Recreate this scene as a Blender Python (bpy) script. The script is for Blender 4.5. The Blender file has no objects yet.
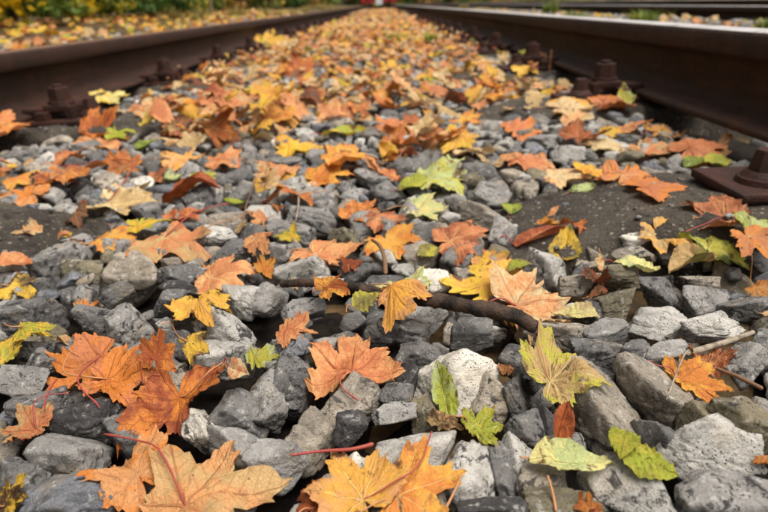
import bpy, bmesh, math, random
import numpy as np
from mathutils import Vector, Matrix, noise as mn
rad = math.radians
rng = np.random.default_rng(7); random.seed(7)
sc = bpy.context.scene; COL = sc.collection

# ---------------------------------------------------------------- camera
CAMZ = 0.223
F_PX, PITCH, YAW, ROLL = 560.0, 0.4232, 0.0151, 0.0443
_F = np.array([-math.sin(YAW)*math.cos(PITCH), math.cos(YAW)*math.cos(PITCH), -math.sin(PITCH)])
_r = np.array([math.cos(YAW), math.sin(YAW), 0.0]); _u = np.cross(_r, _F)
CR = _r*math.cos(ROLL) - _u*math.sin(ROLL); CU = _u*math.cos(ROLL) + _r*math.sin(ROLL)
CPOS = np.array([0, 0, CAMZ])
cam = bpy.data.cameras.new('camera'); camo = bpy.data.objects.new('camera', cam); COL.objects.link(camo)
camo.matrix_world = Matrix(((CR[0], CU[0], -_F[0], 0), (CR[1], CU[1], -_F[1], 0), (CR[2], CU[2], -_F[2], CAMZ), (0, 0, 0, 1)))
cam.sensor_width = 36; cam.lens = F_PX/768*36; cam.clip_start = .01; cam.clip_end = 2000
cam.dof.use_dof = True; cam.dof.focus_distance = .40; cam.dof.aperture_fstop = 7.6; cam.dof.aperture_blades = 7
sc.camera = camo

# ---------------------------------------------------------------- light
SUN_EL, SUN_AZ = 68, 118      # azimuth clockwise from +Y
w = bpy.data.worlds.new('World'); sc.world = w; w.use_nodes = True
wn = w.node_tree; bg = wn.nodes['Background']
sky = wn.nodes.new('ShaderNodeTexSky'); sky.sky_type = 'NISHITA'; sky.sun_disc = False
sky.sun_elevation = rad(SUN_EL); sky.sun_rotation = rad(SUN_AZ); sky.dust_density = 5; sky.air_density = 1.0; sky.ozone_density = .6
hs = wn.nodes.new('ShaderNodeHueSaturation'); hs.inputs['Saturation'].default_value = .22
wn.links.new(sky.outputs[0], hs.inputs['Color']); wn.links.new(hs.outputs[0], bg.inputs[0]); bg.inputs[1].default_value = .075
sl = bpy.data.lights.new('sun', 'SUN'); sl.energy = 2.3; sl.angle = rad(40); sl.color = (1, .95, .87)
so = bpy.data.objects.new('sun', sl); COL.objects.link(so)
d = Vector((math.sin(rad(SUN_AZ))*math.cos(rad(SUN_EL)), math.cos(rad(SUN_AZ))*math.cos(rad(SUN_EL)), math.sin(rad(SUN_EL))))
so.rotation_euler = d.to_track_quat('Z', 'Y').to_euler()
sc.view_settings.view_transform = 'Standard'; sc.view_settings.look = 'None'
sc.view_settings.exposure = .95; sc.view_settings.gamma = 1

# ---------------------------------------------------------------- helpers
def proj(P):
    D = np.asarray(P, float) - CPOS; z = D@_F
    return 384 + F_PX*(D@CR)/z, 256 - F_PX*(D@CU)/z, z
def ray(x, y):
    return _F + CR*(x-384)/F_PX + CU*(256-y)/F_PX
def at(x, y, z=0.0):
    r = ray(x, y); t = (z-CAMZ)/r[2]; return CPOS + r*t, t          # point on the level z, and its depth
def lin(c):
    return tuple(((v/255)/12.92 if v/255 <= .04045 else (((v/255)+.055)/1.055)**2.4) for v in c)
def mesh(name, V, Fs, m=None, smooth=True):
    me = bpy.data.meshes.new(name)
    V = np.asarray(V, np.float32); Fs = np.asarray(Fs, np.int32) if not isinstance(Fs, list) or len({len(f) for f in Fs}) == 1 else Fs
    if isinstance(Fs, np.ndarray):
        n, k = Fs.shape
        me.vertices.add(len(V)); me.vertices.foreach_set('co', V.ravel())
        me.loops.add(n*k); me.loops.foreach_set('vertex_index', Fs.ravel())
        me.polygons.add(n); me.polygons.foreach_set('loop_start', np.arange(0, n*k, k, dtype=np.int32))
        me.polygons.foreach_set('loop_total', np.full(n, k, np.int32))
        me.update(calc_edges=True)
    else:
        me.from_pydata(V.tolist(), [], Fs)
    if m: me.materials.append(m)
    if smooth: me.polygons.foreach_set('use_smooth', np.ones(len(me.polygons), bool))
    return me
def link(name, data, parent=None, loc=None):
    o = bpy.data.objects.new(name, data); COL.objects.link(o)
    if parent is not None: o.parent = parent
    if loc is not None: o.location = loc
    return o
def tag(o, label=None, cat=None, group=None, kind=None):
    if label: o['label'] = label
    if cat: o['category'] = cat
    if group: o['group'] = group
    if kind: o['kind'] = kind
    return o
def copy_tree(o, parent=None):
    c = o.copy(); COL.objects.link(c)
    if parent is not None: c.parent = parent
    for ch in list(o.children): copy_tree(ch, c)
    return c
def vattr(me, name, arr, typ='FLOAT'):
    a = me.attributes.new(name, typ, 'POINT')
    arr = np.asarray(arr, np.float32)
    if typ == 'FLOAT': a.data.foreach_set('value', arr.ravel())
    else:
        if arr.shape[1] == 3: arr = np.hstack([arr, np.ones((len(arr), 1), np.float32)])
        a.data.foreach_set('color', arr.ravel())
def merge(parts):
    """list of (V, F array) -> one V, F"""
    Vs, Fs, n = [], [], 0
    for V, F in parts:
        Vs.append(V); Fs.append(np.asarray(F)+n); n += len(V)
    return np.vstack(Vs), np.vstack(Fs)
def box(cx, cy, cz, sx, sy, sz, bev=0.0, tx=1.0, ty=1.0):
    """bevelled box; tx, ty shrink the top -> V, quads/tris list through bmesh"""
    bm = bmesh.new(); bmesh.ops.create_cube(bm, size=1)
    for v in bm.verts:
        k = (tx, ty) if v.co.z > 0 else (1, 1)
        v.co = Vector((v.co.x*sx*k[0], v.co.y*sy*k[1], v.co.z*sz))
    if bev: bmesh.ops.bevel(bm, geom=bm.edges[:], offset=bev, segments=2, affect='EDGES', profile=.6)
    for v in bm.verts: v.co += Vector((cx, cy, cz))
    return bm
def bm_add(bm, other):
    me = bpy.data.meshes.new('tmp'); other.to_mesh(me); bm.from_mesh(me); bpy.data.meshes.remove(me); other.free(); return bm
def cyl(cx, cy, cz, r1, r2, h, n=24, bev=0.0, rot=0.0):
    bm = bmesh.new(); bmesh.ops.create_cone(bm, cap_ends=True, segments=n, radius1=r1, radius2=r2, depth=h)
    bmesh.ops.rotate(bm, verts=bm.verts, cent=(0, 0, 0), matrix=Matrix.Rotation(rot, 3, 'Z'))
    if bev: bmesh.ops.bevel(bm, geom=[e for e in bm.edges if abs(e.verts[0].co.z-e.verts[1].co.z) < 1e-6 or n < 9], offset=bev, segments=2, affect='EDGES', profile=.6)
    for v in bm.verts: v.co += Vector((cx, cy, cz))
    return bm
def bm_mesh(name, bm, m, smooth=False):
    me = bpy.data.meshes.new(name); bmesh.ops.recalc_face_normals(bm, faces=bm.faces); bm.to_mesh(me); bm.free(); me.materials.append(m)
    if smooth: me.polygons.foreach_set('use_smooth', np.ones(len(me.polygons), bool))
    return me
def tube(P, R, k=8, flat=1.0):
    P = np.asarray(P, float); n = len(P); R = np.full(n, R) if np.isscalar(R) else np.asarray(R)
    V = []
    for i in range(n):
        t = P[min(i+1, n-1)]-P[max(i-1, 0)]; t = t/(np.linalg.norm(t)+1e-9)
        a = np.cross(t, [0, 0, 1.0]); 
        if np.linalg.norm(a) < .1: a = np.cross(t, [0, 1.0, 0])
        a /= np.linalg.norm(a); b = np.cross(a, t)
        for j in range(k):
            q = 2*math.pi*j/k; V.append(P[i] + R[i]*(math.cos(q)*a + flat*math.sin(q)*b))
    F = [(i*k+j, i*k+(j+1) % k, (i+1)*k+(j+1) % k, (i+1)*k+j) for i in range(n-1) for j in range(k)]
    c0, c1 = len(V), len(V)+1; V += [P[0], P[-1]]
    F += [(c0, (j+1) % k, j, j) for j in range(k)]
    F = [f for f in F[:(n-1)*k]]
    Fq = np.array(F)
    # caps as degenerate-free quads are awkward: close them by collapsing the end rings
    V = np.array(V[:-2]); V[:k] = P[0]+(V[:k]-P[0])*.35; V[-k:] = P[-1]+(V[-k:]-P[-1])*.35
    return V, Fq
def spline(pts, n):
    pts = np.asarray(pts, float); m = len(pts); out = []
    for t in np.linspace(0, m-1, n):
        i = min(int(t), m-2); f = t-i
        p0, p1, p2, p3 = pts[max(i-1, 0)], pts[i], pts[i+1], pts[min(i+2, m-1)]
        out.append(.5*((2*p1)+(-p0+p2)*f+(2*p0-5*p1+4*p2-p3)*f*f+(-p0+3*p1-3*p2+p3)*f**3))
    return np.array(out)

# ---------------------------------------------------------------- materials
class NT:
    def __init__(s, name, rough=.8, spec=.3):
        s.m = bpy.data.materials.new(name); s.m.use_nodes = True; s.t = s.m.node_tree
        s.b = s.t.nodes['Principled BSDF']; s.b.inputs['Roughness'].default_value = rough; s.b.inputs['Specular IOR Level'].default_value = spec
    def n(s, typ, ins=None, **kw):
        nd = s.t.nodes.new('ShaderNode'+typ)
        for k, v in kw.items(): setattr(nd, k, v)
        for k, v in (ins or {}).items():
            if isinstance(v, bpy.types.NodeSocket): s.t.links.new(v, nd.inputs[k])
            else: nd.inputs[k].default_value = v
        return nd
    def math(s, op, a, b=0.0, c=0.0, clamp=False):
        return s.n('Math', {0: a, 1: b, 2: c}, operation=op, use_clamp=clamp).outputs[0]
    def mix(s, f, a, b, mode='MIX'):
        nd = s.n('Mix', {0: f}, data_type='RGBA', blend_type=mode)
        for i, v in ((6, a), (7, b)):
            if isinstance(v, bpy.types.NodeSocket): s.t.links.new(v, nd.inputs[i])
            else: nd.inputs[i].default_value = (*v[:3], 1)
        return nd.outputs[2]
    def fmix(s, f, a, b):
        return s.n('Mix', {0: f, 2: a, 3: b}, data_type='FLOAT').outputs[0]
    def ss(s, v, lo, hi, a=0.0, b=1.0):
        return s.n('MapRange', {0: v, 1: lo, 2: hi, 3: a, 4: b}, interpolation_type='SMOOTHSTEP').outputs[0]
    def noise(s, vec, sc_, det=4, ro=.55, dist=0.0):
        return s.n('TexNoise', {'Vector': vec, 'Scale': sc_, 'Detail': det, 'Roughness': ro, 'Distortion': dist}).outputs[0]
    def vor(s, vec, sc_, feature='F1', rand=1.0):
        return s.n('TexVoronoi', {'Vector': vec, 'Scale': sc_, 'Randomness': rand}, feature=feature)
    def bump(s, h, st, dist=.01, nrm=None):
        i = {'Height': h, 'Strength': st, 'Distance': dist}
        if nrm is not None: i['Normal'] = nrm
        return s.n('Bump', i).outputs[0]
    def set(s, k, v):
        if isinstance(v, bpy.types.NodeSocket): s.t.links.new(v, s.b.inputs[k])
        else: s.b.inputs[k].default_value = v
    def pos(s): return s.n('NewGeometry').outputs['Position']
    def attr(s, name, typ='GEOMETRY'): return s.n('Attribute', attribute_name=name, attribute_type=typ)

def stone_material(name, from_attr):
    m = NT(name, .82, .25); p = m.pos()
    if from_attr: tint = m.attr('tint').outputs['Color']; rnd = m.attr('rnd').outputs['Fac']
    else:
        oi = m.n('ObjectInfo'); tint = oi.outputs['Color']; rnd = oi.outputs['Random']
    big = m.noise(p, 45, 3, .6); mid = m.noise(p, 150, 5, .68, .4); fine = m.noise(p, 700, 4, .7)
    k = m.math('ADD', m.ss(big, .3, .7, .68, 1.14), m.math('MULTIPLY', m.math('SUBTRACT', fine, .5), 1.3))
    c = m.n('VectorMath', {0: tint, 'Scale': k}, operation='SCALE').outputs[0]
    warm = m.noise(p, 33, 2, .5)
    c = m.mix(m.ss(warm, .56, .74, 0, .30), c, lin((150, 128, 92)))
    # pale worn film on broken edges, dark blotches of old grime
    c = m.mix(m.ss(mid, .54, .72, 0, .6), c, lin((205, 200, 192)))
    thr = m.math('SUBTRACT', m.math('ADD', mid, m.math('MULTIPLY', rnd, .10)), m.math('MULTIPLY', big, .22))
    dark = m.ss(m.noise(p, 100, 6, .68, .7), .535, .615)
    dark = m.math('MULTIPLY', dark, m.ss(rnd, .10, .55, .35, .95))
    c = m.mix(dark, c, lin((50, 48, 48)))
    sp = m.vor(p, 420).outputs['Distance']; gate = m.ss(m.noise(p, 60, 2), .50, .62)
    c = m.mix(m.math('MULTIPLY', m.ss(sp, .16, .30, 1, 0), m.math('MULTIPLY', gate, .75)), c, lin((42, 40, 40)))
    m.set('Base Color', c)
    h = m.math('ADD', m.math('MULTIPLY', mid, .6), m.math('MULTIPLY', fine, .35))
    h = m.math('SUBTRACT', h, m.math('MULTIPLY', m.math('MULTIPLY', m.ss(sp, .1, .3, 1, 0), gate), .25))
    m.set('Normal', m.bump(h, .9, .005))
    m.set('Roughness', m.ss(big, .3, .7, .6, .9))
    return m.m
M_STONE = stone_material('limestone', False); M_BALLAST = stone_material('limestone ballast', True)

def leaf_material():
    m = NT('autumn leaf', .55, .35); uv = m.n('UVMap', uv_map='leaf').outputs[0]; s = m.n('SeparateXYZ', {0: uv}); x, y = s.outputs[0], s.outputs[1]
    rnd = m.attr('rnd').outputs['Fac']; kind = m.attr('kind').outputs['Fac']; edge = m.attr('edge').outputs['Fac']
    col = m.attr('col').outputs['Color']; col2 = m.attr('col2').outputs['Color']
    ax = m.math('ABSOLUTE', x); DL = .838
    phi = m.math('ARCTAN2', x, y)
    fo = m.math('ABSOLUTE', m.math('SUBTRACT', m.math('FLOORED_MODULO', m.math('ADD', phi, DL/2), DL), DL/2))
    r = m.math('SQRT', m.math('ADD', m.math('MULTIPLY', x, x), m.math('MULTIPLY', y, y)))
    al = m.fmix(kind, m.math('MULTIPLY', r, m.math('COSINE', fo)), y)
    ac = m.fmix(kind, m.math('MULTIPLY', r, m.math('SINE', fo)), ax)
    main = m.math('SUBTRACT', 1.0, m.ss(m.math('SUBTRACT', ac, m.math('MULTIPLY', m.math('SUBTRACT', 1.0, al), .010)), .0, .008))
    fr = m.math('FRACT', m.math('MULTIPLY', m.math('SUBTRACT', al, m.math('MULTIPLY', ac, .75)), 7.3))
    sec = m.math('SUBTRACT', 1.0, m.ss(m.math('ABSOLUTE', m.math('SUBTRACT', fr, .5)), .01, .07))
    net = m.ss(m.n('TexVoronoi', {'Vector': uv, 'Scale': 34.0}, feature='DISTANCE_TO_EDGE').outputs['Distance'], .02, .14, 1, 0)
    vein = m.math('MAXIMUM', main, m.math('MAXIMUM', m.math('MULTIPLY', sec, .42), m.math('MULTIPLY', net, .20)))
    sh = m.n('CombineXYZ', {0: x, 1: y, 2: m.math('MULTIPLY', rnd, 37.0)}).outputs[0]
    n1 = m.noise(sh, 2.6, 3, .6); n2 = m.noise(sh, 14, 4, .65); n3 = m.noise(sh, 60, 3, .6)
    f = m.math('ADD', m.math('MULTIPLY', edge, .45), m.math('MULTIPLY', m.math('SUBTRACT', n1, .5), 2.4))
    f = m.math('ADD', f, m.math('MULTIPLY', m.math('SUBTRACT', n2, .5), .9))
    c = m.mix(m.ss(f, .10, .62), col, col2)
    k = m.math('ADD', .82, m.math('MULTIPLY', n2, .36))
    c = m.n('VectorMath', {0: c, 'Scale': k}, operation='SCALE').outputs[0]
    k2 = m.math('ADD', .80, m.math('MULTIPLY', n3, .4))
    c = m.n('VectorMath', {0: c, 'Scale': k2}, operation='SCALE').outputs[0]
    vd = m.mix(1.0, c, (.62, .46, .42), 'MULTIPLY'); vl = m.mix(.5, c, lin((222, 205, 140)))
    c = m.mix(m.math('MULTIPLY', vein, .75), c, m.mix(m.ss(rnd, .45, .55), vd, vl))
    # brown decay: small spots everywhere, wider patches near some margins
    vo = m.vor(sh, 9, rand=1.0); sp = m.math('MULTIPLY', m.ss(vo.outputs['Distance'], .05, .16, 1, 0), m.ss(m.noise(sh, 5, 2), .47, .56))
    c = m.mix(m.math('MULTIPLY', sp, .75), c, lin((74, 44, 28)))
    dec = m.math('MULTIPLY', m.ss(m.math('ADD', m.noise(sh, 4.2, 4, .65), m.math('MULTIPLY', edge, .12)), .66, .74), m.ss(rnd, .3, .9, .3, .95))
    c = m.mix(dec, c, lin((98, 62, 38)))
    m.set('Base Color', c)
    h = m.math('SUBTRACT', m.math('MULTIPLY', n2, .5), m.math('MULTIPLY', vein, .6))
    h = m.math('ADD', h, m.math('MULTIPLY', n3, .25))
    nb = m.bump(h, .85, .002); m.set('Normal', nb); m.set('Roughness', m.ss(n2, .3, .7, .45, .7))
    tr = m.n('BsdfTranslucent', {'Color': c, 'Normal': nb}); mx = m.n('MixShader', {0: .22, 1: m.b.outputs[0], 2: tr.outputs[0]})
    m.t.links.new(mx.outputs[0], m.t.nodes['Material Output'].inputs[0])
    return m.m
M_LEAF = leaf_material()

def plain(name, c, rough=.7, amp=.35, scale=200, bumpd=.001, spec=.3, c2=None, s2=30):
    m = NT(name, rough, spec); p = m.pos(); n = m.noise(p, scale, 4, .65)
    cc = m.n('VectorMath', {0: (*lin(c),), 'Scale': m.math('ADD', 1-amp/2, m.math('MULTIPLY', n, amp))}, operation='SCALE').outputs[0]
    if c2: cc = m.mix(m.ss(m.noise(p, s2, 5, .65), .42, .62), cc, lin(c2))
    m.set('Base Color', cc); m.set('Normal', m.bump(n, .6, bumpd)); return m.m
def rust(name, c1, c2, c3, rough=.62):
    m = NT(name, rough, .22); p = m.pos()
    st = m.n('Mapping', {0: p, 3: (1, .12, 1)}).outputs[0]
    a = m.noise(p, 22, 5, .65); b = m.noise(p, 260, 4, .7); s_ = m.noise(st, 60, 4, .6)
    c = m.mix(m.ss(a, .35, .65), lin(c1), lin(c2)); c = m.mix(m.ss(s_, .52, .72, 0, .5), c, lin(c3))
    c = m.n('VectorMath', {0: c, 'Scale': m.math('ADD', .7, m.math('MULTIPLY', b, .6))}, operation='SCALE').outputs[0]
    m.set('Base Color', c); m.set('Normal', m.bump(m.math('ADD', b, m.math('MULTIPLY', a, .9)), .9, .0022)); m.set('Roughness', m.ss(b, .3, .7, rough-.12, rough+.15)); return m.m
M_RAIL = rust('rusted rail steel', (56, 34, 23), (42, 28, 21), (80, 49, 33))
M_IRON = rust('rusted fastening iron', (62, 36, 28), (46, 29, 24), (84, 50, 36), .6)
def worn():
    m = NT('worn running surface with sky sheen', .42, .5); p = m.pos(); st = m.n('Mapping', {0: p, 3: (1, .04, 1)}).outputs[0]
    a = m.noise(st, 90, 4, .6); b = m.noise(p, 18, 4, .6)
    c = m.mix(m.ss(a, .35, .7), lin((176, 170, 166)), lin((206, 202, 198))); c = m.mix(m.ss(b, .5, .7, 0, .6), c, lin((104, 74, 54)))  # sky reflection is put into the pale base colour of the worn steel
    m.set('Base Color', c); m.set('Metallic', .25); m.set('Normal', m.bump(a, .3, .0006)); return m.m
M_HEAD = worn()
M_HEAD2 = rust('browned running surface', (112, 86, 70), (92, 66, 50), (134, 108, 88), .5)
def concrete():
    m = NT('weathered sleeper concrete', .9, .2); p = m.pos(); a = m.noise(p, 12, 4, .6); b = m.noise(p, 240, 5, .7)
    c = m.mix(m.ss(a, .35, .65), lin((66, 60, 54)), lin((92, 84, 74)))
    pw = m.n('VectorMath', {0: p, 1: m.n('VectorMath', {0: m.n('TexNoise', {'Vector': p, 'Scale': 180.0}).outputs[1], 'Scale': .006}, operation='SCALE').outputs[0]}, operation='ADD').outputs[0]
    v = m.vor(pw, 260); c = m.mix(m.ss(v.outputs['Distance'], .15, .33, .8, 0), c, m.mix(m.ss(m.n('SeparateColor', {0: v.outputs['Color']}).outputs[0], .3, .8), lin((64, 60, 56)), lin((160, 146, 126))))
    v2 = m.vor(pw, 150); g = m.ss(m.n('SeparateColor', {0: v2.outputs['Color']}).outputs[1], .7, .8)
    c = m.mix(m.math('MULTIPLY', g, m.ss(v2.outputs['Distance'], .22, .34, .7, 0)), c, lin((168, 156, 138)))
    c = m.n('VectorMath', {0: c, 'Scale': m.math('ADD', .25, m.math('MULTIPLY', b, 1.5))}, operation='SCALE').outputs[0]
    c = m.mix(m.ss(m.noise(p, 34, 5, .65, .5), .54, .66, 0, .55), c, lin((34, 30, 28)))
    m.set('Base Color', c); m.set('Normal', m.bump(m.math('ADD', b, m.math('MULTIPLY', m.ss(v.outputs['Distance'], .1, .4, 1, 0), .5)), 1.0, .006)); return m.m
M_CONC = concrete()
M_SOIL = plain('shade darkened grit', (40, 34, 29), .95, .9, 300, .004, .1, (24, 21, 19), 60)  # tones kept low so crevice shade is part of the colour
M_GROUND = plain('leaf littered earth', (98, 78, 54), .95, .9, 60, .02, .1, (64, 58, 44), 9)
M_BARK = plain('dark wet bark', (72, 56, 45), .75, 1.5, 420, .003, .25, (34, 27, 23), 70)
M_TWIG = plain('grey dry twig', (150, 138, 120), .8, .5, 400, .0008, .2, (108, 96, 84), 120)
M_BTWIG = plain('brown dry twig', (112, 84, 62), .8, .5, 400, .0008)
M_STALK = plain('pink red leaf stalk', (146, 58, 56), .5, .3, 300, .0003, .4, (150, 70, 54), 60)
M_STALK2 = plain('straw coloured leaf stalk', (172, 120, 78), .5, .3, 300, .0003, .4)
M_TRUNK = plain('pale tree bark', (122, 106, 90), .9, .8, 60, .01)
def vcol(name, rough=.7, trans=.25):
    m = NT(name, rough, .25); c = m.attr('col').outputs['Color']; m.set('Base Color', c)
    tr = m.n('BsdfTranslucent', {'Color': c}); mx = m.n('MixShader', {0: trans, 1: m.b.outputs[0], 2: tr.outputs[0]})
    m.t.links.new(mx.outputs[0], m.t.nodes['Material Output'].inputs[0]); return m.m
M_FOL = vcol('shrub foliage'); M_GRASS = vcol('grass blades', .6, .3)

# ---------------------------------------------------------------- track geometry
XL, XR, XC = -.8415, .5935, -.124            # gauge faces and centre line
RZ = .010                                    # underside of the rail foot
def T(x, y):                                 # level the stones are filled to
    x = np.asarray(x, float); y = np.asarray(y, float)
    t = -.026 + .012*np.clip((y-.7)/.8, 0, 1) + .006*np.sin(x*9+1)*np.cos(y*7) - .020*np.exp(-((x-.36)/.22)**2-((y-.47)/.10)**2)
    return t
def sleeper_top(x):
    x = np.asarray(x, float); d_ = np.abs(x-XC); lim = np.where(x < XC, .47, .46); return -.004 - .060*np.clip((lim-d_)/.28, 0, 1)**1.15 + .004*(x < XC)
SLEEP_Y = [.66+.68*k for k in range(-1, 40)]

# ground: one sheet, to the horizon, with the bank on the left and the lower second track on the right
def gz(x, y):
    z = -.075
    if x < -1.05: z = -.02 + .19*min(1, (-1.05-x)/1.6) + .02*mn.noise(Vector((x*1.3, y*1.3, 0))) + (max(0, -3-x)*.03)
    elif x > .8: z = -.03 + .05*min(1, max(0, (x-.8))/1.0) - .03*min(1, max(0, x-2.0)) + .012*mn.noise(Vector((x*2, y*2, 3)))
    return z
xs = np.concatenate([[-900, -200, -60, -25], np.arange(-12, -4, 1), np.arange(-4, -1.2, .2), [-1.1, -1.0, -.9, -.86, -.5, 0, .5, .64, .7, .8, .9], np.arange(1.1, 4, .2), np.arange(4, 12, 1), [25, 60, 200, 900]])
ys = np.concatenate([[-300, -60, -10, -3, -1], np.arange(-.5, 3, .25), np.arange(3, 20, .5), np.arange(20, 70, 5), [80, 120, 250, 900]])
V = [(x, y, gz(x, y) if abs(x) < 30 else .0) for y in ys for x in xs]; nx = len(xs)
Fg = [(j*nx+i, j*nx+i+1, (j+1)*nx+i+1, (j+1)*nx+i) for j in range(len(ys)-1) for i in range(nx-1)]
tag(link('ground', mesh('ground', V, Fg, M_GROUND)), kind='structure')
# grit under the ballast, its colour darkened for the shade in stone gaps
gx = np.arange(-.98, .75, .03); gy = np.concatenate([np.arange(-.4, 3, .03), np.arange(3, 12, .15), np.arange(12, 60, 1.0)])
V = [(x, y, float(T(x, y)) - .045 + .008*mn.noise(Vector((x*40, y*40, 0))) + (0.02 if y > 2.4 else 0)) for y in gy for x in gx]; nx = len(gx)
Fg = [(j*nx+i, j*nx+i+1, (j+1)*nx+i+1, (j+1)*nx+i) for j in range(len(gy)-1) for i in range(nx-1)]
tag(link('trackbed', mesh('trackbed', V, Fg, M_SOIL)), kind='structure')

def rail_profile():
    h = [(.0, .149), (.020, .1485), (.029, .1465), (.0335, .141), (.0345, .112), (.032, .108), (.016, .1005), (.0095, .095), (.0068, .085), (.0068, .045), (.0090, .032), (.017, .0245), (.040, .0165), (.060, .0115), (.0625, .009), (.0625, .002), (.0605, 0)]
    return h + [(-x, z) for x, z in h[::-1] if x > 0]
def make_rail(name, cx, z0, y0, y1, label, sag=0.0):
    prof = rail_profile(); k = len(prof); yy = np.concatenate([np.arange(y0, 6, .25), np.arange(6, y1+.1, 2.0)])
    V = [(cx+px, y, z0+pz) for y in yy for px, pz in prof]
    F = [(j*k+i, j*k+(i+1) % k, (j+1)*k+(i+1) % k, (j+1)*k+i) for j in range(len(yy)-1) for i in range(k)]
    me = mesh(name, V, F, M_RAIL, True); me.materials.append(M_HEAD2 if cx < 0 else M_HEAD)
    top = {0, 1, k-1, k-2}
    me.polygons.foreach_set('material_index', np.array([1 if (f % k) in top else 0 for f in range(len(F))], np.int32))
    cap = None
    o = link(name, me); tag(o, label, 'rail', 'rails'); return o
make_rail('rail', XL-.0345, RZ, -1.2, 70, 'left brown rusted steel rail beside the leafy bank and shrubs')
make_rail('rail', XR+.0345, RZ, -1.2, 70, 'right dark steel rail with pale shiny top edge, near track')
make_rail('rail', 2.62, -.045, -1, 70, 'dark rail of the neighbouring track beyond the weeds')
make_rail('rail', 2.62+1.505, -.045, -1, 70, 'farthest rail of the neighbouring track, at upper right edge')

# sleepers: worn exposed-aggregate concrete, waisted in the middle
def make_sleeper_mesh():
    prof = []
    W, Hh, r = .112, .16, .034
    for a in np.linspace(0, 90, 7): prof.append((W-r+r*math.cos(rad(a)), -r+r*math.sin(rad(a))))
    prof += [(x, 0) for x in np.linspace(W-r, -W+r, 10)[1:-1]]
    for a in np.linspace(90, 180, 7): prof.append((-W+r+r*math.cos(rad(a)), -r+r*math.sin(rad(a))))
    prof += [(-W-.01, -Hh*.5), (-W-.02, -Hh), (W+.02, -Hh), (W+.01, -Hh*.5)]
    k = len(prof); X = np.linspace(-1.2, 1.2, 241); V = []
    for x in X:
        zt = float(sleeper_top(x+XC)); e = min(1, (1.2-abs(x))/.03)**.5 if abs(x) > 1.17 else 1
        for (py, pz) in prof:
            n = .006*mn.noise(Vector((x*18, py*18, pz*18))) + .003*mn.noise(Vector((x*75, py*75, pz*75)))
            V.append((x, py*(.9+.1*e)+n, zt+pz*(.93+.07*e)+n*1.2))
    n = len(X); F = [(i*k+j, i*k+(j+1) % k, (i+1)*k+(j+1) % k, (i+1)*k+j) for i in range(n-1) for j in range(k)]
    V.append((-1.2, 0, -.08)); V.append((1.2, 0, -.08)); a, b = len(V)-2, len(V)-1
    F3 = [(a, (j+1) % k, j) for j in range(k)] + [(b, (n-1)*k+j, (n-1)*k+(j+1) % k) for j in range(k)]
    return mesh('sleeper', np.array(V), F+F3, M_CONC)
SLM = make_sleeper_mesh()
sl_lab = {0: 'nearest concrete sleeper, off the bottom of the frame', 1: 'closest visible speckled concrete sleeper, under the bolt at right edge', 2: 'second concrete sleeper, under the closest left rail bolts',
          3: 'third concrete sleeper, partly buried in orange leaves', 4: 'fourth concrete sleeper, mostly buried in leaves and stones'}
for k, y in enumerate(SLEEP_Y[1:22], 1):
    o = link('sleeper', SLM, loc=(XC, y, 0)); tag(o, sl_lab.get(k, 'concrete sleeper far down the track under the leaf carpet'), 'sleeper', 'concrete sleepers across the track')

# fastenings: ribbed plate, clamp, clip nut and screw
def make_fastening():
    r = bpy.data.objects.new('rail_fastening', None); COL.objects.link(r)
    # local: +x runs from the rail foot edge towards the middle of the track, z=0 top of the sleeper
    p = box(-.0, 0, .006, .335, .118, .012, .004); link('base_plate', bm_mesh('base_plate', p, M_IRON), r)
    c = box(.030, 0, .020, .026, .112, .022, .003); link('rib', bm_mesh('rib', c, M_IRON), r)
    b = box(.058, -.004, .036, .058, .060, .016, .004); bm_add(b, box(.086, -.004, .026, .016, .060, .030, .003)); bm_add(b, box(.004, -.004, .030, .052, .056, .013, .003))
    link('clamp', bm_mesh('clamp', b, M_IRON), r)
    b = cyl(.060, -.004, .0475, .029, .028, .008, 24, .001)
    link('washer', bm_mesh('washer', b, M_IRON), r)
    b = cyl(.060, -.004, .066, .0245, .0225, .030, 6, .0018, rad(12)); bm_add(b, cyl(.060, -.004, .083, .012, .0115, .008, 20, .001))
    link('nut', bm_mesh('nut', b, M_IRON), r)
    b = cyl(.118, .012, .0155, .030, .028, .008, 28, .0015); bm_add(b, cyl(.118, .012, .0225, .026, .020, .008, 28, .0015)); bm_add(b, cyl(.118, .012, .0385, .0185, .0135, .026, 6, .0012, rad(8)))
    link('screw', bm_mesh('screw', b, M_IRON), r)
    return r
fast0 = make_fastening(); first = True
FH = []
for k, y in enumerate(SLEEP_Y[1:20], 1):
    for side in (0, 1):
        r = fast0 if first else copy_tree(fast0); first = False
        if side == 0: r.location = (XL+.028, y, -.002); rz = 0
        else: r.location = (XR-.028, y, -.002); rz = math.pi
        r.rotation_euler = (0, 0, rz); r.scale = (1, 1 if side == 0 else -1, 1) if False else (1, 1, 1)
        n = {1: 'closest', 2: 'second', 3: 'third', 4: 'fourth'}.get(k)
        if side == 0: lab = {1: 'rusty fastening on left rail, off the left frame edge', 2: 'big rusty square nut, clamp and plate nearest on left rail', 3: 'second rusty nut and clamp along the left rail', 4: 'third rusty nut and clamp along the left rail'}.get(k, 'small far rusty nut and clamp on the left rail')
        else: lab = {1: 'dark hexagonal bolt and plate on sleeper at right frame edge', 2: 'dark nut and clamp with small bolt beside right rail', 3: 'second dark nut and clamp along the right rail, behind leaves', 4: 'third dark nut and clamp along the right rail'}.get(k, 'small far dark nut and clamp on the right rail')
        tag(r, lab, 'rail fastening', 'rail fastenings on the ' + ('left' if side == 0 else 'right') + ' rail')
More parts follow.
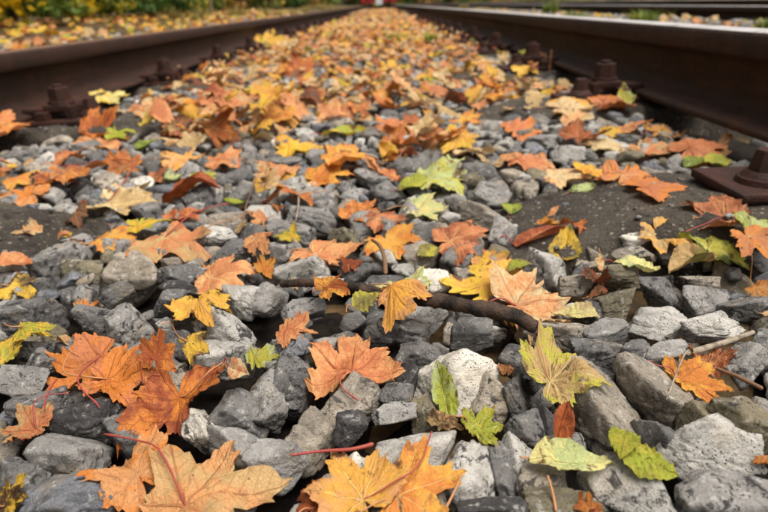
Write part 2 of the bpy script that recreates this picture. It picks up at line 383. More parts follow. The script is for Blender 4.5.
for k, y in enumerate(SLEEP_Y[2:24]):       # the neighbouring track
    o = link('sleeper', SLM, loc=(2.62+.7525, y, -.055)); tag(o, 'concrete sleeper of the neighbouring track beyond the weeds', 'sleeper', 'sleepers of the neighbouring track')

# ---------------------------------------------------------------- stones
def stone_shape(seed):
    g = np.random.default_rng(seed); npl = g.integers(8, 13)
    nrm = g.normal(size=(npl, 3)); nrm /= np.linalg.norm(nrm, axis=1)[:, None]; dd = g.uniform(.50, .95, npl); p = g.uniform(22, 60)
    nrm = np.vstack([nrm, np.eye(3), -np.eye(3)]); dd = np.concatenate([dd, g.uniform(.9, 1.1, 6)])
    def f(D):
        q = np.maximum(D@nrm.T, 0)/dd
        r = (q**p).sum(1)**(-1/p)
        off = seed*7.3
        nz = np.array([mn.fractal(Vector((d0[0]*1.6+off, d0[1]*1.6, d0[2]*1.6)), .9, 2.1, 5) for d0 in D])
        nf = np.array([mn.fractal(Vector((d0[0]*5+off, d0[1]*5, d0[2]*5)), .6, 2.2, 4) for d0 in D])
        nc = np.array([abs(mn.noise(Vector((d0[0]*1.9+off, d0[1]*1.9+5, d0[2]*1.9)))) for d0 in D])
        return D*(r*(1+.075*nz+.026*nf-.16*np.maximum(0, .12-nc)/.12*.5))[:, None]
    return f
ICO = {}
for lv in (2, 3, 4, 5):
    bm = bmesh.new(); bmesh.ops.create_icosphere(bm, subdivisions=lv, radius=1)
    ICO[lv] = (np.array([v.co[:] for v in bm.verts]), np.array([[v.index for v in f.verts] for f in bm.faces])); bm.free()
NP = 18; PROTO = []
for s in range(NP):
    f = stone_shape(s+3); lv5 = f(ICO[5][0]); mid = (lv5.max(0)+lv5.min(0))/2; ext = (lv5.max(0)-lv5.min(0))/2
    n2, n3, n4 = len(ICO[2][0]), len(ICO[3][0]), len(ICO[4][0])
    d5 = (lv5-mid)/ext
    PROTO.append({lv: (f(ICO[lv][0])-mid)/ext if lv < 5 else d5 for lv in (2, 3, 4, 5)})
PM5 = [mesh('stone', PROTO[s][5], ICO[5][1], M_STONE) for s in range(NP)]
PM4 = [mesh('stone', PROTO[s][4], ICO[4][1], M_STONE) for s in range(NP)]
def rotm(rx, ry, rz):
    return np.array(Matrix.Rotation(rz, 3, 'Z') @ Matrix.Rotation(ry, 3, 'Y') @ Matrix.Rotation(rx, 3, 'X'))
CELL = .004; GX0, GX1, GY0, GY1 = -.92, .70, .08, 2.45
NXg, NYg = int((GX1-GX0)/CELL), int((GY1-GY0)/CELL)
cxs = GX0+(np.arange(NXg)+.5)*CELL; cys = GY0+(np.arange(NYg)+.5)*CELL
TG = T(cxs[:, None], cys[None, :]); H = TG-.05
for y in SLEEP_Y[:6]:
    j = np.abs(cys-y) < .086; H[:, j] = np.maximum(H[:, j], sleeper_top(cxs)[:, None])
# rails and plates keep the stones out
keep = (cxs < XL+.028) | (cxs > XR-.028); H[keep, :] = np.maximum(H[keep, :], .02)
for y in SLEEP_Y[:6]:
    j = np.abs(cys-y) < .06
    for a, b in ((XL, XL+.196), (XR-.196, XR)):
        i = (cxs > a) & (cxs < b); H[np.ix_(i, j)] = .012
H0 = H.copy()
def splat(Vw, rad_=1):
    ix = ((Vw[:, 0]-GX0)/CELL).astype(int); iy = ((Vw[:, 1]-GY0)/CELL).astype(int)
    ok = (ix >= rad_) & (ix < NXg-rad_) & (iy >= rad_) & (iy < NYg-rad_); ix, iy, z = ix[ok], iy[ok], Vw[ok, 2]
    for a in range(-rad_, rad_+1):
        for b in range(-rad_, rad_+1): np.maximum.at(H, (ix+a, iy+b), z)
GREY, LIGHT, DARK, TAN, WHITE, OLIVE, BLUE, BLACK = (144, 140, 135), (178, 173, 165), (110, 107, 104), (156, 145, 130), (212, 204, 190), (120, 111, 90), (116, 117, 121), (70, 67, 66)
# stones set where the photograph shows them: x, y, w, h in the photograph, colour, turn, label
ST = [
(133,267,66,48,TAN,8,'large angular buff grey stone under the tan leaves'),
(28,312,50,38,DARK,0,'rounded dark grey stone near left edge'),
(62,258,42,38,GREY,10,'rough grey stone beside left sleeper end'),
(95,312,36,30,DARK,0,'small dark pitted stone below angular buff stone'),
(124,322,50,42,GREY,-25,'speckled grey stone above the orange leaf pile'),
(222,321,68,36,LIGHT,-20,'broad pale grey stone below folded yellow leaf'),
(242,296,36,28,LIGHT,0,'pale pitted stone right of folded yellow leaf'),
(233,218,48,24,TAN,-8,'pale buff stone crossed by thin stalks'),
(180,272,46,20,DARK,0,'flat dark stone below crumpled tan leaf'),
(178,286,46,16,BLACK,0,'thin blackish flat stone left of salmon leaf'),
(220,233,40,16,LIGHT,0,'small whitish stone right of crumpled tan leaf'),
(230,249,42,24,DARK,8,'dark grey stone above salmon maple leaf'),
(300,266,54,34,LIGHT,20,'pale dotted wedge stone behind the dark stick'),
(271,247,44,30,GREY,0,'mid grey stone left of pale dotted wedge'),
(344,233,34,24,OLIVE,0,'round brownish stone below curled orange leaves'),
(312,215,48,24,GREY,-12,'grey stone left of curled orange leaves'),
(266,215,34,26,LIGHT,0,'light grey stone at upper middle left'),
(268,295,34,30,GREY,0,'grey stone at left end of dark stick'),
(303,308,44,24,GREY,0,'flecked stone right under the dark stick'),
(431,281,38,30,WHITE,0,'pale cream stone right of the pale green leaf'),
(404,328,54,28,DARK,-10,'dark rough stone below the dark stick'),
(423,230,38,24,DARK,0,'dark stone right of yellow orange leaf'),
(480,210,44,22,TAN,-10,'buff stone above the salmon brown leaf'),
(503,228,30,32,GREY,10,'tall grey stone left of yellow ovate leaf'),
(328,282,32,14,LIGHT,0,'little pale stone on top of dark stick'),
(637,240,36,22,WHITE,0,'small white stone in front of the sleeper'),
(549,267,44,42,LIGHT,-15,'pale speckled stone in front of yellow ovate leaf'),
(580,279,42,20,TAN,0,'buff flat stone below yellow ovate leaf'),
(619,268,56,24,OLIVE,-8,'long brownish stone under pale yellow strip leaf'),
(617,299,44,30,OLIVE,0,'blocky brown grey stone right of yellow leaf tip'),
(659,288,42,30,DARK,0,'dark speckled stone left of olive dry leaf'),
(700,296,60,36,GREY,-8,'large grey stone below the olive dry leaf'),
(709,322,66,26,LIGHT,8,'flat pale stone beside the thin grey stick'),
(699,279,38,16,TAN,0,'small square buff stone under olive dry leaf'),
(742,303,38,28,DARK,0,'dark stone below salmon leaf at right edge'),
(655,322,62,36,LIGHT,-10,'light grey stone at middle right'),
(607,331,54,28,GREY,0,'dark topped grey stone right of spotted brown stone'),
(552,326,62,38,TAN,-10,'spotted brown stone under the big yellow leaf'),
(587,309,36,26,BLACK,0,'blackish stone below pale yellow leaf tip'),
(635,253,44,14,TAN,0,'narrow buff stone under small white stone'),
(39,403,46,28,DARK,0,'dark stone left of the orange pile'),
(88,409,66,40,BLACK,-8,'blackish grey stone under orange pile'),
(70,443,62,52,GREY,0,'smooth grey boulder like stone lower left'),
(127,425,56,48,DARK,25,'brownish dark stone behind red leaf stalk'),
(26,478,54,52,DARK,-20,'dark cratered stone in lower left corner'),
(79,489,84,50,BLUE,18,'large bluish grey stone at bottom left'),
(201,421,34,42,WHITE,30,'white wedge stone beside rust leaf'),
(240,404,52,44,DARK,0,'dark grey stone right of rust leaf'),
(216,355,62,42,LIGHT,-10,'pale grey stone above long dark stalk'),
(233,438,58,42,GREY,0,'grey stone above the big brown leaf'),
(21,379,54,28,GREY,-10,'mottled grey stone below yellow left leaves'),
(39,361,34,26,DARK,20,'small grey stone left of orange pile top'),
(347,395,66,52,TAN,-4,'boxy grey buff stone under salmon maple leaf'),
(491,391,58,50,TAN,0,'beige stone right of cream white stone'),
(295,377,48,64,DARK,-10,'tall dark grey stone left of salmon leaf'),
(262,398,54,58,GREY,0,'grey stone left of tall dark stone'),
(311,429,52,54,TAN,25,'brownish grey stone above the red twig'),
(416,453,80,62,LIGHT,0,'big light grey stone below centre'),
(473,474,56,62,LIGHT,8,'speckled pale stone right of big light one'),
(404,379,26,44,BLACK,-20,'narrow black stone left of cream white stone'),
(394,392,42,34,DARK,0,'dark brown stone behind boxy stone'),
(394,413,44,22,GREY,0,'flat grey stone right of boxy stone'),
(424,413,28,40,OLIVE,0,'brown upright stone below black stone'),
(280,452,56,46,GREY,0,'black spotted grey stone left of the red twig'),
(506,470,34,64,DARK,0,'dark rough stone under green curled leaf stalk'),
(491,505,64,26,BLACK,0,'black stone at bottom centre right'),
(350,424,34,24,BLACK,0,'dark hidden stone above the red twig'),
(421,351,54,30,DARK,0,'dark pitted stone above cream white stone'),
(601,414,102,82,TAN,-28,'largest brownish grey stone at lower right'),
(656,389,80,58,TAN,-18,'smooth buff stone left of orange leaf'),
(707,441,96,54,LIGHT,-8,'wide grey stone with dark hollow at lower right'),
(740,419,76,50,OLIVE,-28,'olive stained stone at lower right edge'),
(636,490,92,56,LIGHT,-18,'grey stone under folded lime leaf'),
(727,497,94,46,GREY,0,'grey pitted stone in the bottom right corner'),
(542,484,60,48,TAN,-10,'buff stone under the curled pale leaf'),
(566,503,80,40,OLIVE,0,'olive green mottled stone at bottom edge'),
(519,458,42,60,LIGHT,0,'black flecked pale stone left of curled leaf'),
(527,424,44,34,DARK,0,'dark stone left of rust upright leaf'),
(514,392,30,46,DARK,0,'dark slanted stone left of mottled maple leaf'),
(547,419,26,36,BLACK,0,'narrow dark stone behind rust upright leaf'),
(567,441,44,34,GREY,0,'grey stone under rust upright leaf'),
(601,374,38,28,BLACK,0,'blackish stone above largest lower right stone'),
(663,351,50,26,GREY,0,'grey stone left of orange leaf top'),
(744,357,50,40,GREY,0,'spotted grey stone at right edge'),
(760,407,30,34,GREY,0,'smooth dark stone cut by right edge'),
(648,429,24,54,DARK,-10,'dark narrow stone beside largest lower right stone'),
(633,354,32,30,DARK,0,'rough little dark stone below light stone'),
(598,346,56,28,DARK,0,'dark flat stone right of mottled maple leaf'),
(471,330,44,26,DARK,0,'dark stone under right half of stick'),
(243,190,30,20,GREY,0,'grey stone above thin stalks'),
(203,196,26,30,DARK,20,'dark tilted stone right of pale tan leaf'),
(372,178,36,20,GREY,0,'grey stone between two upper orange leaves'),
(690,158,38,34,DARK,-30,'tilted dark stone behind the sleeper'),
(161,134,26,20,LIGHT,0,'whitish stone near left sleeper'),
(567,152,34,18,LIGHT,-10,'pale rounded stone behind the sleeper leaves'),
(118,290,30,24,DARK,0,'dark small stone under buff angular stone'),
(676,252,34,20,DARK,0,'dark stone under tan maple leaf'),
(700,420,30,40,OLIVE,0,'dark gap stone beside olive stained stone'),
(168,300,34,24,DARK,0,'dark stone left of folded yellow leaf'),
(333,345,30,26,GREY,0,'small grey stone under salmon leaf tip'),
(380,330,34,24,DARK,0,'dark stone under olive ovate leaf'),
(30,345,40,22,DARK,0,'dark stone under yellow left leaves'),
(452,372,88,74,WHITE,-25,'big cream white stone right of centre'),
]
GR = 'grey ballast stones between the rails'
LAND = []      # landmarks: (x, y, text)
STONE_TOP = []
used = set()
for i, (x, y, w_, h_, c, turn, lab) in enumerate(ST):
    g = np.random.default_rng(i+50)
    p, t = at(x, y, -.03); wm = w_*t/F_PX*1.04; hm = h_*t/F_PX*1.12
    tz = float(T(p[0], p[1])) + .012 + (.012 if w_ == 88 else .004 if w_ > 60 else 0)
    zc = tz-hm*.5; p, t = at(x, y+h_*.10, zc+hm*.10)
    s = int(g.integers(NP)); flip = (g.integers(2)*math.pi, g.integers(2)*math.pi)
    R_ = rotm(flip[0], flip[1], 0); R2 = rotm(0, rad(-turn), rad(g.uniform(-12, 12)))
    M = Matrix.Translation((p[0], p[1], zc)) @ Matrix(R2.tolist()).to_4x4() @ Matrix.Diagonal((wm/2, hm/2*1.05, hm/2, 1)) @ Matrix(R_.tolist()).to_4x4()
    o = link('stone', PM5[s]); o.matrix_world = M
    v = np.array(c)*g.uniform(.93, 1.07); o.color = (*lin(v), 1)
    tag(o, lab, 'stone', GR); LAND.append((x, y, lab))
    Mn = np.array(M); Vw = PROTO[s][5]@Mn[:3, :3].T + Mn[:3, 3]; splat(Vw, 0)
    STONE_TOP.append((p[0], p[1], wm, hm))
# fill: every stone drops to where it rests on those below
FILL = []
sizes = np.concatenate([np.sort(rng.uniform(.018, .029, 2600))[::-1], np.sort(rng.uniform(.011, .018, 2400))[::-1], rng.uniform(.006, .011, 2200)])
Himask = np.where(H > TG-.028, 1, 0)
for r0 in sizes:
    s = int(rng.integers(NP)); sc3 = r0*np.array([rng.uniform(.95, 1.3), rng.uniform(.8, 1.1), rng.uniform(.6, .9)])
    R_ = rotm(rng.uniform(-.5, .5)+math.pi*rng.integers(2), rng.uniform(-.5, .5), rng.uniform(0, 6.28))
    Vl = (PROTO[s][3]*sc3)@R_.T
    ix = np.floor(Vl[:, 0]/CELL).astype(int); iy = np.floor(Vl[:, 1]/CELL).astype(int)
    k = max(ix.max(), -ix.min(), iy.max(), -iy.min())+1; n = 2*k+1
    top = np.full((n, n), -9.0); bot = np.full((n, n), 9.0)
    np.maximum.at(top, (ix+k, iy+k), Vl[:, 2]); np.minimum.at(bot, (ix+k, iy+k), Vl[:, 2])
    # near stones are drawn from the whole filled depth, far ones less densely
    best = None
    for a in range(10):
        ci = int(rng.integers(k, NXg-k)); cj = int(k+(NYg-2*k)*rng.random()**1.25)
        if Himask[ci, cj] and rng.random() < .7: continue
        z0 = (H[ci-k:ci+k+1, cj-k:cj+k+1]-bot).max() - .002
        e = z0+Vl[:, 2].max()-TG[ci, cj]
        if best is None or e < best[0]: best = (e, ci, cj, z0)
    if best is None or best[0] > (.010 if r0 > .018 else .002 if r0 > .011 else -.003): continue
    e, ci, cj, z0 = best
    win = H[ci-k:ci+k+1, cj-k:cj+k+1]; np.maximum(win, z0+top, out=win)
    P = np.array([GX0+(ci+.5)*CELL, GY0+(cj+.5)*CELL, z0])
    FILL.append((P, s, sc3, R_, e))
HB = None
for q in range(5200):        # last, into the deepest gaps
    if q % 260 == 0:
        di, dj = np.where((H < TG-.024) & (H > H0-.001) & (TG-H0 > .03)); 
        if len(di) < 50: break
    r0 = rng.uniform(.015, .024) if q < 2000 else rng.uniform(.008, .017)
    s = int(rng.integers(NP)); sc3 = r0*np.array([rng.uniform(.95, 1.3), rng.uniform(.8, 1.1), rng.uniform(.6, .9)])
    R_ = rotm(rng.uniform(-.8, .8)+math.pi*rng.integers(2), rng.uniform(-.8, .8), rng.uniform(0, 6.28)); Vl = (PROTO[s][3]*sc3)@R_.T
    ix = np.floor(Vl[:, 0]/CELL).astype(int); iy = np.floor(Vl[:, 1]/CELL).astype(int); k = max(ix.max(), -ix.min(), iy.max(), -iy.min())+1; n = 2*k+1
    top = np.full((n, n), -9.0); bot = np.full((n, n), 9.0); np.maximum.at(top, (ix+k, iy+k), Vl[:, 2]); np.minimum.at(bot, (ix+k, iy+k), Vl[:, 2]); best = None
    for a in range(6):
        w_ = int(rng.integers(len(di))); ci, cj = int(di[w_]), int(dj[w_])
        if not (k <= ci < NXg-k and k <= cj < NYg-k): continue
        z0 = (H[ci-k:ci+k+1, cj-k:cj+k+1]-bot).max()-.003; e = z0+Vl[:, 2].max()-TG[ci, cj]
        if best is None or e < best[0]: best = (e, ci, cj, z0)
    if best is None or best[0] > .004: continue
    e, ci, cj, z0 = best; win = H[ci-k:ci+k+1, cj-k:cj+k+1]; np.maximum(win, z0+top, out=win)
    FILL.append((np.array([GX0+(ci+.5)*CELL, GY0+(cj+.5)*CELL, z0]), s, sc3, R_, e))
print('fill stones', len(FILL), len(di))
# colours of the filling stones
def stone_tint(g):
    q = g.random(); c = GREY if q < .34 else DARK if q < .60 else LIGHT if q < .72 else TAN if q < .83 else BLUE if q < .92 else OLIVE if q < .985 else WHITE
    return np.array(c)*g.uniform(.85, 1.08), c
FT = [stone_tint(rng) for _ in FILL]
HS = H.copy()          # surface of the stones alone
HB = HS.copy()
for ax_ in (0, 1):
    HB = sum(np.roll(HB, k_, ax_) for k_ in range(-3, 4))/7
# ---------------------------------------------------------------- leaves
HALF = [(0,1.0),(3,.91),(7,.82),(11,.83),(13,.85),(15,.74),(20,.64),(26,.57),(31,.62),(35,.75),(38,.82),(40,.79),(45,.87),(49,.96),(52,.84),(57,.77),(60,.76),(63,.80),(65,.71),(71,.61),(77,.54),(82,.58),(86,.64),(88,.66),(91,.61),(97,.71),(103,.59),(109,.56),(112,.58),(116,.51),(127,.45),(140,.40),(153,.33),(165,.22),(175,.08)]
def outline(kind, g, dense):
    if kind == 'maple':
        j = g.uniform(.72, 1.12, 5); pts = []; nt = int(g.integers(-2, 3)); nota = g.uniform(-150, 150, max(0, nt)); notd = g.uniform(.15, .45, max(0, nt)); wx = g.uniform(.84, 1.08)
        for side in (1, -1):
            hp = HALF if side == 1 else HALF[1:][::-1]
            for a, r in hp:
                lob = j[0]*max(0, 1-a/24) + (j[1] if side == 1 else j[2])*max(0, 1-abs(a-48)/24) + (j[3] if side == 1 else j[4])*max(0, 1-abs(a-96)/26)
                ws = max(0, 1-a/24)+max(0, 1-abs(a-48)/24)+max(0, 1-abs(a-96)/26)
                rr = r*(1+(lob/ws-1) if ws > .05 else 1)*g.uniform(.97, 1.03); aa = rad(a+g.uniform(-1.5, 1.5))*side; rr *= 1-sum(d_ for q_, d_ in zip(nota, notd) if abs(a*side-q_) < 5)
                pts.append((math.sin(aa)*rr*wx, math.cos(aa)*rr))
        org = (0, 0)
    else:
        wd = .36 if kind == 'ovate' else .21; n = 44 if dense > 1 else 22; pts = []
        for i in range(n):
            a = 2*math.pi*i/n; yy = .5-.5*math.cos(a); ww = wd*math.sin(math.pi*min(1, yy)**.75)**.85 if 0 < yy < 1 else 0
            tooth = 1+(.05 if i % 2 else -.02)*(dense > 1)
            pts.append(((1 if a < math.pi else -1)*ww*tooth, yy))
        pts = [(x, y-.0) for x, y in pts]; org = (0, .45)
    P = np.array(pts)
    if dense > 1:
        Q = []
        for i in range(len(P)):
            a, b = P[i], P[(i+1) % len(P)]
            nrm_ = np.array([b[1]-a[1], a[0]-b[0]]); bow = .03*nrm_ if kind == 'maple' else 0
            Q += [a, (a+b)/2 - bow*1.0]
        P = np.array(Q)
    return P, np.array(org)
def leaf_local(kind, g, rings, dense, curl, fold):
    P, org = outline(kind, g, dense); n = len(P); fr = np.linspace(0, 1, rings+1)[1:]**.85
    V2 = [org]+[org+(P-org)*f for f in fr]; V2 = np.vstack([V2[0][None]]+V2[1:])
    F = [(0, 1+i, 1+(i+1) % n) for i in range(n)]
    for k in range(rings-1):
        a = 1+k*n; b = a+n
        for i in range(n):
            j = (i+1) % n; F += [(a+i, b+i, b+j), (a+i, b+j, a+j)]
    edge = np.concatenate([[0]]+[np.full(n, f) for f in fr])
    x, y = V2[:, 0], V2[:, 1]; r = np.hypot(x, y)
    z = np.zeros(len(V2)); DL = .838
    if kind == 'maple':
        ph = np.arctan2(x, y); fo = np.abs(np.mod(ph+DL/2, DL)-DL/2); z += fold*r*np.sin(fo)*1.1
    else: z += fold*np.abs(x)*1.6
    ph0 = g.uniform(0, 6.28, 4)
    z += curl*.22*r**2*np.sin(2*np.arctan2(x, y-.1)+ph0[0]) + curl*.10*r**2*np.sin(3*np.arctan2(x, y)+ph0[1])
    z += curl*.35*np.maximum(0, edge-.55)**2*edge*np.sin(5*np.arctan2(x, y)+ph0[2])*r
    z += .012*np.sin(x*17+ph0[3])*np.sin(y*15+ph0[1])*edge
    cen = np.array([0, .28]) if kind == 'maple' else np.array([0, .5])
    Q = np.stack([x-cen[0], y-cen[1], z], 1)
    # bend round one axis, keeping lengths
    for kap, ax in ((curl*g.choice([-1, 1], p=[.6, .4])*g.uniform(.5, 1.3), g.uniform(0, 3.14)), (curl*g.uniform(-.5, .5), g.uniform(0, 3.14))):
        if abs(kap) < .02: continue
        u = np.array([math.cos(ax), math.sin(ax)]); s = Q[:, :2]@u; zz = Q[:, 2].copy()
        ns = np.sin(kap*s)/kap*(1); nz = (1-np.cos(kap*s))/kap
        Q[:, :2] += (ns-s)[:, None]*u - (np.sin(kap*s)*zz)[:, None]*u; Q[:, 2] = nz+np.cos(kap*s)*zz
    return Q, np.array(F), V2, edge
def Hat(x, y, A):
    i = np.clip(((x-GX0)/CELL).astype(int), 0, NXg-1); j = np.clip(((y-GY0)/CELL).astype(int), 0, NYg-1)
    h = A[i, j]; far = (y > GY1) | (x < GX0) | (x > GX1)
    return np.where(far, T(x, y)+.004, h)
def drape(Q, L, Rm, px, py, A, pct, px_target=None):
    W = (Q*L)@Rm.T
    if px_target is None: W[:, 0] += px; W[:, 1] += py
    else:
        zc = float(T(px, py))+.012
        for _ in range(3):
            p, t = at(px_target[0], px_target[1], zc); h = Hat(W[:, 0]+p[0], W[:, 1]+p[1], A)
            dz = np.percentile(h-W[:, 2], pct); zc = .5*zc+.5*(dz+W[:, 2].mean())
        W[:, 0] += p[0]; W[:, 1] += p[1]
    h = Hat(W[:, 0], W[:, 1], A)
    A3 = np.stack([W[:, 0]-W[:, 0].mean(), W[:, 1]-W[:, 1].mean(), np.ones(len(W))], 1); co = np.linalg.lstsq(A3, h, rcond=None)[0]
    lim = .13 if px_target is not None else .4
    W[:, 2] += A3[:, 0]*np.clip(co[0]*.9, -lim, lim) + A3[:, 1]*np.clip(co[1]*.9, -lim*.3, lim)
    if py < 2.2 or px_target is not None:
        hb = Hat(W[:, 0], W[:, 1], HB); cb = np.linalg.lstsq(A3, hb, rcond=None)[0]; W[:, 2] += np.clip(.55*(hb-A3@cb), -.010, .010)
    dz = np.percentile(h-W[:, 2], pct)+.0008; W[:, 2] += dz
    over = h+.001-W[:, 2]; W[:, 2] += np.where(over > 0, np.minimum(over, .004), 0)
    return W
def pal(*c): return np.array(lin(c))
C = dict(salmon=pal(196,122,78), orange=pal(206,126,54), dorange=pal(170,90,44), rust=pal(144,72,42), tan=pal(186,152,102), brown=pal(108,74,50), yellow=pal(216,174,56), yorange=pal(220,160,66),
         ygreen=pal(178,170,62), lime=pal(156,162,52), green=pal(98,118,46), pgreen=pal(180,188,126), pale=pal(212,186,140), olive=pal(130,120,62), pyel=pal(214,202,132), dk=pal(80,54,34), peach=pal(212,152,98))
